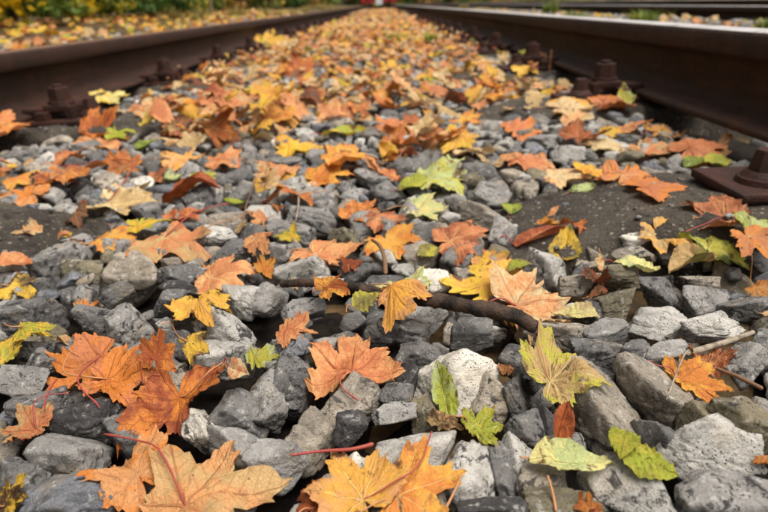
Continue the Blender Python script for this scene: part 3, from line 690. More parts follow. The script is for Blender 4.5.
# x, y, width in the photograph, kind, heading (0 away, 90 right, 180 near), tilt to the camera, curl, fold, colours, stalk (px end or None), label
LV = [
(7,350,56,'maple',60,12,.5,.15,'yellow','ygreen',0,'yellow maple leaf cut by the left edge'),
(33,334,36,'maple',90,12,.4,.15,'ygreen','yellow',0,'small yellow green leaf above the orange pile'),
(15,264,38,'ovate',90,8,.4,.1,'salmon','peach',0,'small salmon leaf on left sleeper end'),
(17,287,52,'maple',120,25,.9,.3,'yellow','dk',0,'yellow leaf with black stains at left edge'),
(85,292,34,'maple',30,30,.6,.2,'peach','orange',0,'small peach leaf left of buff angular stone'),
(82,366,96,'maple',-150,25,.7,.2,'salmon','orange',((100,408),0),'big salmon orange leaf in the left pile'),
(126,374,92,'maple',80,22,.6,.15,'orange','salmon',((70,352),1),'wide orange leaf lying across the left pile'),
(158,352,40,'maple',10,55,.5,.2,'dorange','orange',0,'dark orange upright leaf atop the pile'),
(198,346,36,'maple',60,20,.6,.3,'yellow','brown',0,'yellow brown curled leaf behind the pile'),
(178,402,96,'maple',160,28,.5,.15,'orange','rust',((228,377),1),'rust orange leaf with long dark stalk'),
(23,428,56,'maple',-90,15,.5,.2,'salmon','tan',((70,392),0),'salmon tan leaf at left edge below dark stone'),
(12,496,46,'maple',40,45,.5,.2,'dk','yellow',0,'brown and yellow leaf in bottom left corner'),
(126,461,94,'maple',-60,22,.5,.15,'peach','orange',0,'peach brown leaf under the pink red stalk'),
(204,486,140,'maple',25,20,.55,.15,'peach','tan',((104,434),0),'largest tan brown maple leaf at bottom left'),
(240,375,22,'ovate',90,35,1.2,.4,'salmon','pale',0,'tiny curled salmon leaf beside dark stalk'),
(263,357,36,'maple',100,20,.5,.2,'ygreen','pgreen',0,'small lime leaf left of salmon maple leaf'),
(353,357,98,'maple',5,16,.3,.12,'salmon','peach',0,'salmon maple leaf in the middle'),
(297,327,48,'maple',90,12,.4,.15,'salmon','peach',0,'small salmon leaf above tall dark stone'),
(334,307,36,'maple',70,25,.7,.3,'dorange','yorange',0,'little amber leaf below the dark stick'),
(200,305,64,'maple',150,28,.7,.25,'yorange','yellow',((213,318),1),'folded yellow leaf left of pale stones'),
(223,270,66,'maple',80,18,.4,.15,'salmon','peach',((250,215),1),'salmon maple leaf left of centre'),
(108,236,48,'maple',170,30,.4,.15,'yorange','orange',0,'orange yellow leaf with a round hole gap'),
(147,223,44,'maple',70,20,.4,.15,'yellow','ygreen',0,'yellow leaf tucked behind crumpled tan leaf'),
(174,240,82,'maple',120,22,.7,.3,'tan','salmon',((230,203),0),'crumpled tan leaf with pink stalk'),
(124,199,80,'maple',80,18,.5,.2,'tan','pale',((52,168),0),'pale tan maple leaf with long pink stalk'),
(22,194,58,'maple',-80,16,.4,.2,'orange','peach',0,'light orange leaf near left edge'),
(62,176,54,'maple',60,16,.6,.3,'rust','orange',0,'rust leaf right of light orange leaf'),
(190,186,60,'ovate',85,10,.8,.5,'dorange','rust',0,'dark orange long curled leaf'),
(184,211,46,'maple',60,12,.5,.3,'dorange','salmon',0,'small rust leaf above crumpled tan leaf'),
(174,175,26,'ovate',60,20,.4,.2,'pgreen','green',0,'small pale green leaf above dark orange one'),
(207,173,38,'maple',80,12,.5,.2,'lime','ygreen',0,'lime yellow leaf at upper left'),
(236,200,32,'slim',110,10,.4,.2,'lime','green',0,'narrow green leaf above buff pale stone'),
(329,174,58,'maple',80,12,.5,.2,'orange','yorange',0,'orange leaf at upper middle'),
(360,209,50,'maple',50,26,.6,.2,'dorange','orange',0,'curled dark orange leaf above centre'),
(388,219,50,'maple',95,14,.6,.2,'salmon','rust',0,'flat salmon leaf above yellow orange leaf'),
(391,241,66,'maple',165,24,.4,.12,'yorange','orange',0,'bright yellow orange maple leaf near centre'),
(464,237,70,'maple',80,24,.5,.15,'salmon','rust',0,'salmon brown maple leaf right of centre'),
(323,250,62,'maple',130,24,.5,.15,'salmon','peach',((288,252),1),'salmon leaf on the pale dotted wedge'),
(351,265,22,'maple',0,40,.6,.2,'rust','dorange',0,'tiny red orange leaf above the stick'),
(429,252,34,'ovate',60,15,.5,.3,'ygreen','olive',0,'olive yellow leaf scrap behind pale green leaf'),
(398,282,56,'maple',-20,28,.35,.12,'pgreen','pyel',((375,300),1),'pale green maple leaf near centre'),
(368,313,44,'ovate',50,30,.3,.12,'olive','ygreen',0,'olive green ovate leaf on the stick'),
(403,303,50,'maple',100,24,.5,.2,'yorange','peach',0,'peach yellow leaf overlapping the stick'),
(490,262,44,'maple',80,20,.5,.2,'peach','yellow',0,'small peach leaf behind big yellow leaf'),
(490,286,90,'maple',-80,22,.45,.12,'yorange','yellow',0,'big yellow maple leaf right of centre'),
(535,300,96,'maple',80,20,.45,.12,'peach','pale',0,'big peach yellow leaf right of the yellow one'),
(577,311,52,'slim',105,10,.4,.2,'pyel','pale',0,'pale yellow narrow tip beside big peach leaf'),
(426,208,52,'maple',85,14,.4,.2,'pyel','pgreen',0,'pale yellow green leaf above centre'),
(445,175,80,'maple',95,16,.4,.25,'pgreen','ygreen',0,'large pale green veined leaf above centre'),
(413,183,34,'ovate',80,14,.4,.2,'lime','ygreen',0,'lime leaf left of large pale green leaf'),
(512,205,30,'ovate',20,30,.5,.2,'lime','green',0,'bright lime leaf left of the sleeper'),
(540,236,58,'slim',95,8,.9,.5,'salmon','rust',0,'long salmon curled leaf beside the sleeper'),
(566,243,52,'ovate',30,35,.3,.1,'yellow','olive',0,'yellow ovate leaf against the sleeper'),
(562,172,60,'maple',80,14,.5,.25,'pale','peach',0,'pale peach leaf behind the sleeper'),
(596,170,48,'maple',70,14,.4,.2,'yorange','yellow',0,'yellow orange leaf on far sleeper edge'),
(626,177,58,'maple',50,12,.5,.2,'salmon','orange',0,'salmon orange leaf on far sleeper edge'),
(659,189,60,'maple',90,6,.25,.1,'salmon','orange',0,'salmon leaf lying alone on the sleeper'),
(584,188,30,'ovate',80,14,.5,.2,'pgreen','green',0,'small pale green leaf on the sleeper'),
(697,176,28,'ovate',90,8,.6,.3,'pgreen','lime',0,'tiny pale green leaf near the hexagonal bolt'),
(670,238,62,'maple',150,26,.5,.2,'tan','yorange',0,'tan maple leaf hanging over the sleeper front'),
(715,244,66,'maple',60,22,.5,.2,'ygreen','green',0,'green and yellow blotched leaf below sleeper'),
(757,222,40,'maple',60,16,.6,.3,'rust','salmon',0,'rust leaf at right edge under the bolt'),
(717,216,58,'maple',-40,22,.8,.2,'salmon','rust',((685,232),0),'large salmon leaf on right end of sleeper'),
(638,263,54,'slim',98,8,.4,.25,'pyel','pgreen',0,'pale yellow strip leaf below the sleeper'),
(694,262,72,'slim',70,12,.6,.5,'olive','tan',0,'olive dry rolled leaf at right'),
(756,243,46,'maple',80,18,.4,.2,'pgreen','lime',0,'light green leaf at right edge'),
(752,263,56,'maple',170,28,.4,.15,'salmon','orange',0,'salmon leaf at right edge below light green'),
(760,288,30,'maple',150,30,.5,.2,'orange','tan',0,'small amber leaf at right edge'),
(599,288,32,'slim',60,12,.8,.4,'rust','brown',0,'brown leaf scrap above blocky brown stone'),
(520,268,30,'ovate',80,18,.4,.2,'lime','olive',0,'olive lime leaf behind the pale speckled stone'),
(442,388,50,'slim',-20,52,.5,.3,'lime','pgreen',0,'lime leaf standing against cream white stone'),
(447,421,36,'maple',60,24,1.1,.5,'brown','tan',0,'curled dead brown leaf below cream stone'),
(483,423,50,'maple',95,22,.4,.15,'lime','ygreen',0,'yellow green leaf below the beige stone'),
(323,498,60,'maple',40,28,.8,.3,'dorange','rust',0,'dark orange crumpled leaf at bottom centre'),
(418,490,100,'maple',70,22,.45,.15,'orange','yorange',0,'bright orange leaf at bottom centre'),
(352,480,102,'maple',-30,26,.4,.15,'yorange','peach',((432,444),0),'yellow orange maple leaf at bottom centre'),
(507,369,20,'maple',80,20,.4,.2,'salmon','peach',0,'small salmon leaf above beige stone'),
(564,370,80,'maple',60,20,.7,.2,'tan','ygreen',((540,334),1),'mottled tan and yellow green maple leaf'),
(561,424,42,'slim',20,45,.6,.4,'dorange','rust',0,'rust upright leaf on the big lower right stone'),
(573,464,92,'slim',95,18,.4,.25,'pgreen','pyel',((520,456),1),'curled pale green leaf at lower right'),
(646,462,74,'ovate',125,28,.3,.12,'lime','ygreen',0,'lime ovate leaf at lower right'),
(622,449,46,'ovate',-150,20,.4,.2,'ygreen','lime',0,'folded lime half under the lime ovate leaf'),
(712,356,46,'maple',40,30,.6,.2,'salmon','rust',0,'salmon leaf behind bright orange leaf at right'),
(700,371,78,'maple',110,22,.4,.15,'orange','yorange',0,'bright orange leaf at right on buff stone'),
(589,506,30,'maple',20,30,.6,.2,'orange','dorange',0,'small orange leaf cut by the bottom edge'),
(764,466,26,'slim',-80,14,.3,.2,'orange','peach',0,'orange leaf tip at lower right edge'),
(78,170,54,'maple',70,14,.7,.3,'rust','orange',0,'rust curled leaf cluster at upper left'),
(24,177,40,'maple',60,14,.5,.2,'orange','yorange',0,'orange yellow leaf near left sleeper'),
(10,137,46,'maple',100,8,.4,.2,'salmon','orange',0,'large salmon leaf under left rail'),
(60,158,56,'maple',80,16,.5,.2,'salmon','dorange',0,'salmon leaf in a heap at upper left'),
(104,138,64,'maple',85,12,.4,.2,'salmon','peach',0,'flat salmon leaf in front of left sleeper'),
(98,127,38,'maple',50,40,.7,.3,'dorange','orange',0,'curled orange leaf on left sleeper'),
(120,132,30,'maple',80,20,.4,.2,'lime','ygreen',0,'lime leaf in front of left sleeper'),
(145,142,28,'ovate',90,10,.4,.2,'green','lime',0,'green leaf in front of left sleeper'),
(124,164,36,'maple',0,52,.5,.2,'dorange','orange',0,'orange leaf standing upright at upper left'),
(182,157,48,'maple',80,16,.4,.2,'peach','yorange',0,'light orange leaf right of upright orange leaf'),
(230,157,56,'maple',85,14,.4,.2,'salmon','peach',0,'salmon leaf at upper left of centre'),
(303,144,64,'maple',80,18,.5,.25,'yellow','yorange',0,'bright yellow leaf at upper centre'),
(349,154,56,'maple',70,18,.6,.25,'orange','yorange',0,'orange leaf right of bright yellow leaf'),
(399,123,54,'maple',80,20,.5,.2,'salmon','orange',0,'salmon orange leaf at upper centre'),
(424,123,40,'maple',60,22,.7,.3,'dorange','rust',0,'dark orange curled leaf at upper centre'),
(469,119,44,'maple',80,10,.4,.2,'yorange','orange',0,'yellow orange leaf right of upper centre'),
(344,130,50,'slim',100,10,.5,.3,'lime','yellow',0,'narrow lime yellow leaf at upper centre'),
(298,68,34,'maple',0,60,.4,.2,'dorange','orange',0,'orange leaf standing upright far between rails'),
(266,43,30,'maple',40,40,.4,.2,'yellow','yorange',0,'bright yellow leaf far by left rail'),
(390,68,26,'maple',20,35,.4,.2,'yorange','yellow',0,'bright amber leaf far at centre'),
(456,97,26,'ovate',90,20,1.2,.5,'brown','rust',0,'brown curled chunk of dead leaf'),
(529,158,58,'maple',85,16,.4,.2,'salmon','peach',0,'salmon maple leaf left of sleeper back'),
(606,143,48,'maple',80,12,.5,.2,'pale','tan',0,'pale cream leaf behind the sleeper'),
(609,131,28,'maple',60,22,.4,.2,'yellow','yorange',0,'small yellow leaf near right rail'),
(652,148,52,'maple',80,20,.5,.2,'salmon','tan',0,'salmon tan leaf behind tilted dark stone'),
(667,130,44,'maple',80,18,.5,.2,'yorange','peach',0,'amber leaf beside the right rail foot'),
(585,134,42,'maple',60,18,.7,.3,'dorange','rust',0,'dark orange curled leaf near right rail'),
(716,130,38,'maple',70,24,.5,.3,'peach','tan',0,'pale salmon leaf leaning on right rail'),
(702,147,58,'maple',85,14,.5,.2,'salmon','peach',0,'salmon leaf beneath the leaning leaf'),
(697,161,34,'ovate',80,16,.4,.2,'green','lime',0,'green leaf beside the hexagonal bolt plate'),
(719,159,34,'ovate',85,10,.4,.2,'lime','ygreen',0,'lime leaf touching the bolt plate'),
(527,128,56,'maple',80,18,.4,.2,'salmon','orange',0,'salmon leaf at upper right of centre'),
(572,102,46,'maple',85,14,.4,.2,'pale','yorange',0,'pale peach leaf below dark nut at right'),
(612,103,42,'maple',80,14,.5,.2,'salmon','orange',0,'orange leaf in front of the right nut'),
(625,98,16,'ovate',0,50,.3,.1,'ygreen','pgreen',0,'small upright green leaf by right rail'),
(524,68,24,'maple',60,25,.4,.2,'yellow','yorange',0,'small yellow leaf by far right nut'),
(110,101,40,'maple',80,14,.4,.2,'pyel','yellow',0,'pale yellow leaf behind left sleeper'),
]
class Leafer:
    def __init__(s): s.V=[]; s.F=[]; s.uv=[]; s.e=[]; s.c=[]; s.c2=[]; s.r=[]; s.k=[]; s.n=0
    def add(s, W, F, V2, edge, c, c2, rnd, kind):
        s.V.append(W); s.F.append(F+s.n); s.n += len(W); s.uv.append(V2); s.e.append(edge); m = len(W)
        s.c.append(np.tile(c, (m, 1))); s.c2.append(np.tile(c2, (m, 1))); s.r.append(np.full(m, rnd)); s.k.append(np.full(m, 0.0 if kind == 'maple' else 1.0))
    def mesh(s, name):
        V = np.vstack(s.V); F = np.vstack(s.F); me = mesh(name, V, F, M_LEAF)
        uv = np.vstack(s.uv).astype(np.float32); l = me.uv_layers.new(name='leaf'); l.data.foreach_set('uv', uv[F.ravel()].ravel())
        vattr(me, 'edge', np.concatenate(s.e)); vattr(me, 'rnd', np.concatenate(s.r)); vattr(me, 'kind', np.concatenate(s.k))
        vattr(me, 'col', np.vstack(s.c), 'FLOAT_COLOR'); vattr(me, 'col2', np.vstack(s.c2), 'FLOAT_COLOR'); return me
def leaf_thing(kind, L, head, tilt, roll_, curl, fold, c, c2, g, px=0, py=0, target=None, pct=90, rings=6, dense=2, cat='leaf', stalk=None, label=None, group='fallen autumn leaves'):
    Q, F, V2, edge = leaf_local(kind, g, rings, dense, curl, fold)
    Rm = rotm(tilt, roll_, 0)@rotm(0, 0, -rad(head))
    W = drape(Q, L, Rm, px, py, H, pct, target)
    base = W[0] if kind == 'maple' else W[np.argmin(V2[:, 1])]
    cen = W.mean(0); splat(W, 1)
    lf = Leafer(); lf.add(W-base, F, V2, edge, c, c2, g.random(), kind)
    r = bpy.data.objects.new(('maple' if kind == 'maple' else 'oval' if kind == 'ovate' else 'narrow')+'_leaf', None); COL.objects.link(r); r.location = base.tolist()
    link('blade', lf.mesh('blade'), r)
    # stalk
    dirv = Rm@np.array([g.uniform(-.3, .3), -1, .1]); ln = L*g.uniform(.5, .8)
    if stalk:
        (sx, sy), mode = stalk; e, _ = at(sx, sy, base[2]+.006); end = e-base
    else: end = dirv*ln*(.5 if kind != 'maple' else 1)
    if stalk or g.random() < .5:
        side = np.cross(end, [0, 0, 1.0])*g.uniform(-.4, .4)
        pts = spline([np.zeros(3)+[0, 0, .0008], end*.5+side+np.array([0, 0, .15*np.linalg.norm(end)*.5]), end], 12)
        hh = Hat(pts[:, 0]+base[0], pts[:, 1]+base[1], H)+.0012-base[2]; far = np.linspace(0, 1, 12) > .25
        pts[:, 2] = np.where(far, np.maximum(pts[:, 2], hh), pts[:, 2]); pts[1:-1] = (pts[:-2]+2*pts[1:-1]+pts[2:])/4
        red = (stalk is not None and stalk[1] == 0) or (not stalk and g.random() < .3)
        rr = np.linspace(.00072, .00055, 12)*max(.6, min(1.6, L/.06)); rr[-2:] *= 1.6
        Vt, Ft = tube(pts, rr, 6); link('stalk', mesh('stalk', Vt, Ft, M_STALK if red else M_STALK2), r)
    tag(r, label, 'leaf', group)
    return r, cen
wfac = lambda kind, h_: (1.30 if kind == 'maple' else (abs(math.sin(rad(h_)))*1.0+abs(math.cos(rad(h_)))*(.72 if kind == 'ovate' else .45)))
hand_xy = []
# the stick goes in before the leaves that lie on it
def pathpx(pts, dz, zr=None):
    out = []
    for x, y in pts:
        p, t = at(x, y, -.012); out.append(p)
    return np.array(out)
sp_ = pathpx([(281, 286), (312, 291), (345, 297), (373, 300), (405, 308), (440, 314), (480, 322), (512, 326), (536, 333)], 0)
sp_[:, 2] = [-.010, -.004, -.001, -.003, -.003, .000, .000, -.002, -.008]; P = spline(sp_, 160)
rr = np.interp(np.linspace(0, 1, 160), [0, .1, .5, .55, .8, 1], [.0028, .0042, .0045, .0052, .0066, .0050])*(1+.16*np.array([mn.noise(Vector((q*.13, 7, 1))) for q in range(160)]))*(1+.25*np.exp(-((np.arange(160)-52)/3.)**2)+.2*np.exp(-((np.arange(160)-97)/2.5)**2))
Vt, Ft = tube(P, rr, 14); Vt += np.array([np.array(mn.noise_vector(Vector(q)*150))*.0011+np.array(mn.noise_vector(Vector((q[0]*120, q[1]*500, q[2]*500))))*.0011 for q in Vt])
so_ = bpy.data.objects.new('fallen_stick', None); COL.objects.link(so_); so_.location = P[0].tolist()
link('stick', mesh('stick', Vt-P[0], Ft, M_BARK), so_); splat(Vt, 1)
bp = pathpx([(386, 284), (385, 273), (380, 260), (372, 250)], 0); bp[:, 2] = [-.002, .004, .004, .0]; Pb = spline(bp, 20)
Vb, Fb = tube(Pb, np.linspace(.0022, .0016, 20), 10); link('side_branch', mesh('side_branch', Vb-P[0], Fb, M_BTWIG), so_)
tag(so_, 'thick dark broken stick lying across stones at centre', 'stick')
for i, (x, y, w_, kind, head, tilt, curl, fold, c, c2, stalk, lab) in enumerate(LV):
    g = np.random.default_rng(900+i); p, t = at(x, y, -.01)
    L = w_*t/F_PX/wfac(kind, head)
    extra = 0
    r, cen = leaf_thing(kind, L, head+g.uniform(-8, 8), rad(tilt*.3 if tilt < 34 else tilt*.85), rad(g.uniform(-9, 9)), curl*1.15, fold*1.3, C[c]*g.uniform(.92, 1.06), C[c2]*g.uniform(.92, 1.06), g,
        px=p[0], py=p[1], target=(x, y), pct=91, rings=7 if w_ > 40 else 4, dense=2, stalk=stalk or None, label=lab, group='fallen autumn leaves')
    LAND.append((x, y, lab)); hand_xy.append((x, y, w_))
hand_xy = np.array(hand_xy)
print('hand leaves', len(LV))
# the other leaves: carpet thick far away, thin near the camera
MIX = [('salmon', 'peach', .24), ('orange', 'yorange', .12), ('dorange', 'orange', .09), ('rust', 'salmon', .06), ('yorange', 'yellow', .12), ('yellow', 'ygreen', .05), ('tan', 'pale', .19), ('ygreen', 'lime', .03), ('peach', 'pale', .18), ('brown', 'rust', .05), ('lime', 'green', .01)]
pm = np.array([m[2] for m in MIX]); pm /= pm.sum()
cand = []
tries = 0
def cover(y):       # share of the ground hidden by leaves at this row of the photograph
    return np.interp(y, [0, 60, 85, 120, 150, 185, 240, 520], [.88, .82, .74, .66, .62, .46, .30, .12])
while tries < 9000 and len(cand) < 2800:
    tries += 1
    u = rng.random(); Y = .25+ (u**1.5)*6.3; X = rng.uniform(XL+.035, XR-.035)
    px_, py_, z_ = proj((X, Y, -.01))
    if not (-60 < px_ < 830) or py_ > 540: continue
    if rng.random() > cover(py_)*(1 if Y > 1 else .85): continue
    L = rng.uniform(.034, .066) if Y < 1.5 else rng.uniform(.024, .050); wpx = L*1.3*F_PX/z_
    if py_ > 195: L *= .42; wpx *= .42
    if py_ > 290 and (wpx > 24 or rng.random() < .4): continue
    if abs(px_-452) < 55 and abs(py_-370) < 45: continue
    if px_ > 716 and 95 < py_ < 215: continue
    if (X < XL+.22 or X > XR-.22) and any(-.20 < Y-q < .07 for q in SLEEP_Y[1:9]) and rng.random() < .85: continue
    if len(hand_xy) and py_ > 88:
        dx = np.abs(hand_xy[:, 0]-px_)/(hand_xy[:, 2]*.5+wpx*.28); dy = np.abs(hand_xy[:, 1]-py_)/(hand_xy[:, 2]*(.36 if py_ > 180 else .22)+wpx*.16)
        if (np.hypot(dx, dy) < 1).any(): continue
    # leave the sleeper tops fairly clean
    if np.abs(np.array(SLEEP_Y)-Y).min() < .11 and float(sleeper_top(X)) > -.02 and Y < 1.5 and rng.random() < .8: continue
    cand.append((X, Y, L, px_, py_, wpx))
cand.sort(key=lambda q: -q[5]*(1 if 0 < q[3] < 768 and 0 < q[4] < 512 else .01))
NIND = 300-len(LV)
lf = Leafer(); AUTO = []
order = sorted(range(len(cand)), key=lambda i: rng.random())
for i in order:
    X, Y, L, px_, py_, wpx = cand[i]; g = np.random.default_rng(5000+i)
    kind = 'maple' if g.random() < .78 else ('ovate' if g.random() < .6 else 'slim')
    ci = g.choice(len(MIX), p=pm)
    if wpx > 18 and MIX[ci][0] in ('lime', 'ygreen'): ci = 6 if g.random() < .5 else 8
    c, c2 = C[MIX[ci][0]]*g.uniform(.85, 1.08), C[MIX[ci][1]]*g.uniform(.85, 1.08)
    tilt = rad(g.normal(4, 9 if Y < 1.5 else 13)); ro = rad(g.normal(0, 9)); head = g.uniform(0, 360); curl = g.uniform(.4, 1.9)
    if i < NIND:
        r, cen = leaf_thing(kind, L, head, tilt, ro, curl, g.uniform(.08, .3), c, c2, g, px=X, py=Y, pct=91, rings=4, dense=2 if wpx > 25 else 1)
        AUTO.append((r, px_, py_, wpx, MIX[ci][0], kind))
    else:
        Q, F, V2, edge = leaf_local(kind, g, 2 if wpx > 12 else 1, 1, curl, g.uniform(.08, .3)); Rm = rotm(tilt, ro, 0)@rotm(0, 0, -rad(head))
        W = drape(Q, L, Rm, X, Y, H, 85)
        if Y < GY1: splat(W, 1)
        else: W[:, 2] += g.uniform(0, .03)
        lf.add(W, F, V2, edge, c, c2, g.random(), kind)
# far carpet, the bank and the strip beyond the right rail
def scatter(n, xf, yf, zf, s0, s1, tl=18, pm=pm):
    for q in range(n):
        Y = yf(); X = xf(); g = rng; ci = g.choice(len(MIX), p=pm); c, c2 = C[MIX[ci][0]]*g.uniform(.8, 1.1), C[MIX[ci][1]]*g.uniform(.8, 1.1)
        kind = 'maple'; Q, F, V2, edge = leaf_local(kind, g, 1, 1, g.uniform(.3, 1), g.uniform(.1, .3)); L = g.uniform(s0, s1)
        W = (Q*L)@(rotm(rad(g.normal(8, tl)), rad(g.normal(0, 12)), 0)@rotm(0, 0, g.uniform(0, 6.28))).T; W[:, 2] -= W[:, 2].min()
        W += np.array([X, Y, zf(X, Y)+g.uniform(-.002, .012)]); lf.add(W, F, V2, edge, c, c2, g.random(), kind)
scatter(1500, lambda: rng.uniform(XL+.04, XR-.04), lambda: 6+22*rng.random()**1.5, lambda x, y: float(T(x, y))+.01, .035, .065, 16)
tag(link('leaf_litter', lf.mesh('leaf_litter')), 'dense carpet of small far orange and yellow leaves between the rails', 'leaves', kind='stuff')
BM = np.array([.10, .06, .04, .03, .20, .20, .17, .06, .08, .04, .02]); BM /= BM.sum()
lf = Leafer(); scatter(3000, lambda: -1.0-2.6*rng.random(), lambda: .9+14*rng.random()**1.6, gz, .04, .065, 22, BM)
tag(link('leaf_litter', lf.mesh('leaf_litter')), 'yellow and orange leaf litter on the bank beyond the left rail', 'leaves', kind='stuff')
lf = Leafer(); scatter(500, lambda: .8+1.7*rng.random(), lambda: 1+14*rng.random()**1.6, gz, .03, .055, 18, BM)
tag(link('leaf_litter', lf.mesh('leaf_litter')), 'thin scatter of leaves on gravel between the two tracks', 'leaves', kind='stuff')

# ---------------------------------------------------------------- the filling stones as objects
def where(px_, py_, skip=0):
    dd = sorted(((lx-px_)**2+((ly-py_)*1.6)**2, lx, ly, t) for lx, ly, t in LAND)[:12]; out = []
    for d2, lx, ly, t in dd:
        if d2 < 36: continue
        dx, dy = px_-lx, py_-ly
        if abs(dx) > abs(dy)*1.4: rel = 'right of the' if dx > 0 else 'left of the'
        elif abs(dy) > abs(dx)*1.4: rel = 'below the' if dy > 0 else 'above the'
        else: rel = ('below ' if dy > 0 else 'above ')+('right of the' if dx > 0 else 'left of the')
        out.append(rel+' '+t)
    return out
def auto_label(head, px_, py_):
    for wtxt in where(px_, py_):
        lab = head+' '+wtxt; ws = lab.split()
        if len(ws) > 16: continue
        if lab not in used: used.add(lab); return lab
    for wtxt in where(px_, py_):
        lab = ('tiny '+head+' '+wtxt); 
        if len(lab.split()) <= 16 and lab not in used: used.add(lab); return lab
    return head+' among the fallen leaves and ballast'
CN = {'salmon': 'salmon', 'orange': 'orange', 'dorange': 'dark orange', 'rust': 'rust red', 'yorange': 'amber', 'yellow': 'yellow', 'tan': 'tan', 'ygreen': 'yellow green', 'peach': 'peach', 'brown': 'brown', 'lime': 'lime'}
for r, px_, py_, wpx, cn, kind in AUTO:
    tag(r, auto_label(CN[cn]+' '+('maple' if kind == 'maple' else 'oval' if kind == 'ovate' else 'narrow')+' leaf', px_, py_))
SN = {GREY: 'grey', DARK: 'dark grey', LIGHT: 'light grey', TAN: 'buff', BLUE: 'bluish grey', OLIVE: 'olive brown', WHITE: 'whitish'}
score = []
for i, (P_, s, sc3, R_, e) in enumerate(FILL):
    x, y, z = proj(P_); wpx = 2*sc3[0]*F_PX/z; top = P_[2]+e*0
    ok = -5 < x < 773 and 0 < y < 517 and e > -.020
    if ok:
        a = Hat(np.array([P_[0]]), np.array([P_[1]]), H)[0]; 
        b = Hat(np.array([P_[0]]), np.array([P_[1]]), HS)[0]
        ztop = TG[int((P_[0]-GX0)/CELL), int((P_[1]-GY0)/CELL)]+e
        if a > ztop+.004 or b > ztop+.006: ok = False
    score.append(wpx if ok else 0)
idx = set(np.argsort(score)[::-1][:300-len(ST)].tolist())
parts = []; tints = []; rnds = []
for i, (P_, s, sc3, R_, e) in enumerate(FILL):
    x, y, z = proj(P_)
    if i in idx and score[i] > 0:
        o = link('stone', PM4[s]); o.matrix_world = Matrix.Translation(P_.tolist()) @ Matrix(R_.tolist()).to_4x4() @ Matrix.Diagonal((*sc3.tolist(), 1))
        o.color = (*lin(FT[i][0]), 1)
        sz = 'small ' if sc3[0] < .015 else ''
        tag(o, auto_label(sz+SN[FT[i][1]]+' stone', x, y), 'stone', GR)
    else:
        lv = 4 if z < .62 and sc3[0] > .012 else 3 if z < 1.3 else 2
        V_ = (PROTO[s][lv]*sc3)@R_.T+P_; parts.append((V_, ICO[lv][1]))
        tints.append(np.tile(lin(FT[i][0]), (len(V_), 1))); rnds.append(np.full(len(V_), rng.random()))
# far single layer
for q in range(420):      # crumbs of stone caught on the sleeper tops
    k = rng.integers(1, 4); Y = SLEEP_Y[k]+rng.uniform(-.10, .10); X = rng.uniform(XL+.03, XR-.03)
    if abs(X-XC) < .22: continue
    s_ = int(rng.integers(NP)); sc3 = rng.uniform(.0012, .0042)*np.array([1.2, 1, .8])
    V_ = (PROTO[s_][2]*sc3)@rotm(0, 0, rng.uniform(0, 6.28)).T + np.array([X, Y, float(sleeper_top(X))+sc3[2]*.5])
    parts.append((V_, ICO[2][1])); t_ = stone_tint(rng)[0]; tints.append(np.tile(lin(t_), (len(V_), 1))); rnds.append(np.full(len(V_), rng.random()))
for y in np.arange(GY1-.06, 9, .045):
    for x in np.arange(XL+.04, XR-.03, .045):
        if rng.random() < .12: continue
        s = int(rng.integers(NP)); sc3 = rng.uniform(.014, .027)*np.array([1.2, 1, .8]); X, Y = x+rng.uniform(-.015, .015), y+rng.uniform(-.015, .015)
        V_ = (PROTO[s][2]*sc3)@rotm(rng.uniform(-.5, .5), rng.uniform(-.5, .5), rng.uniform(0, 6.28)).T + np.array([X, Y, float(T(X, Y))-.012+rng.uniform(-.006, .006)])
        parts.append((V_, ICO[2][1])); t_ = stone_tint(rng)[0]; tints.append(np.tile(lin(t_), (len(V_), 1))); rnds.append(np.full(len(V_), rng.random()))
V_, F_ = merge(parts); me = mesh('ballast', V_, F_, M_BALLAST); vattr(me, 'tint', np.vstack(tints), 'FLOAT_COLOR'); vattr(me, 'rnd', np.concatenate(rnds))
tag(link('ballast', me), 'grey crushed stone ballast filling the track bed', 'ballast', kind='stuff'); print('ballast tris', len(F_))
# gravel beside both rails
parts = []; tints = []; rnds = []
for q in range(4200):
    left = q % 3 == 0; Y = .9+15*rng.random()**1.7; X = -1.0-1.1*rng.random()**1.3 if left else .76+2.6*rng.random()
    s = int(rng.integers(NP)); sc3 = rng.uniform(.014, .028)*np.array([1.2, 1, .8])
    V_ = (PROTO[s][2]*sc3)@rotm(rng.uniform(-.5, .5), rng.uniform(-.5, .5), rng.uniform(0, 6.28)).T + np.array([X, Y, gz(X, Y)+.004])
    parts.append((V_, ICO[2][1])); t_ = stone_tint(rng)[0]; tints.append(np.tile(lin(t_), (len(V_), 1))); rnds.append(np.full(len(V_), rng.random()))
V_, F_ = merge(parts); me = mesh('gravel', V_, F_, M_BALLAST); vattr(me, 'tint', np.vstack(tints), 'FLOAT_COLOR'); vattr(me, 'rnd', np.concatenate(rnds))
tag(link('gravel', me), 'loose gravel on the shoulders outside both rails', 'gravel', kind='stuff')

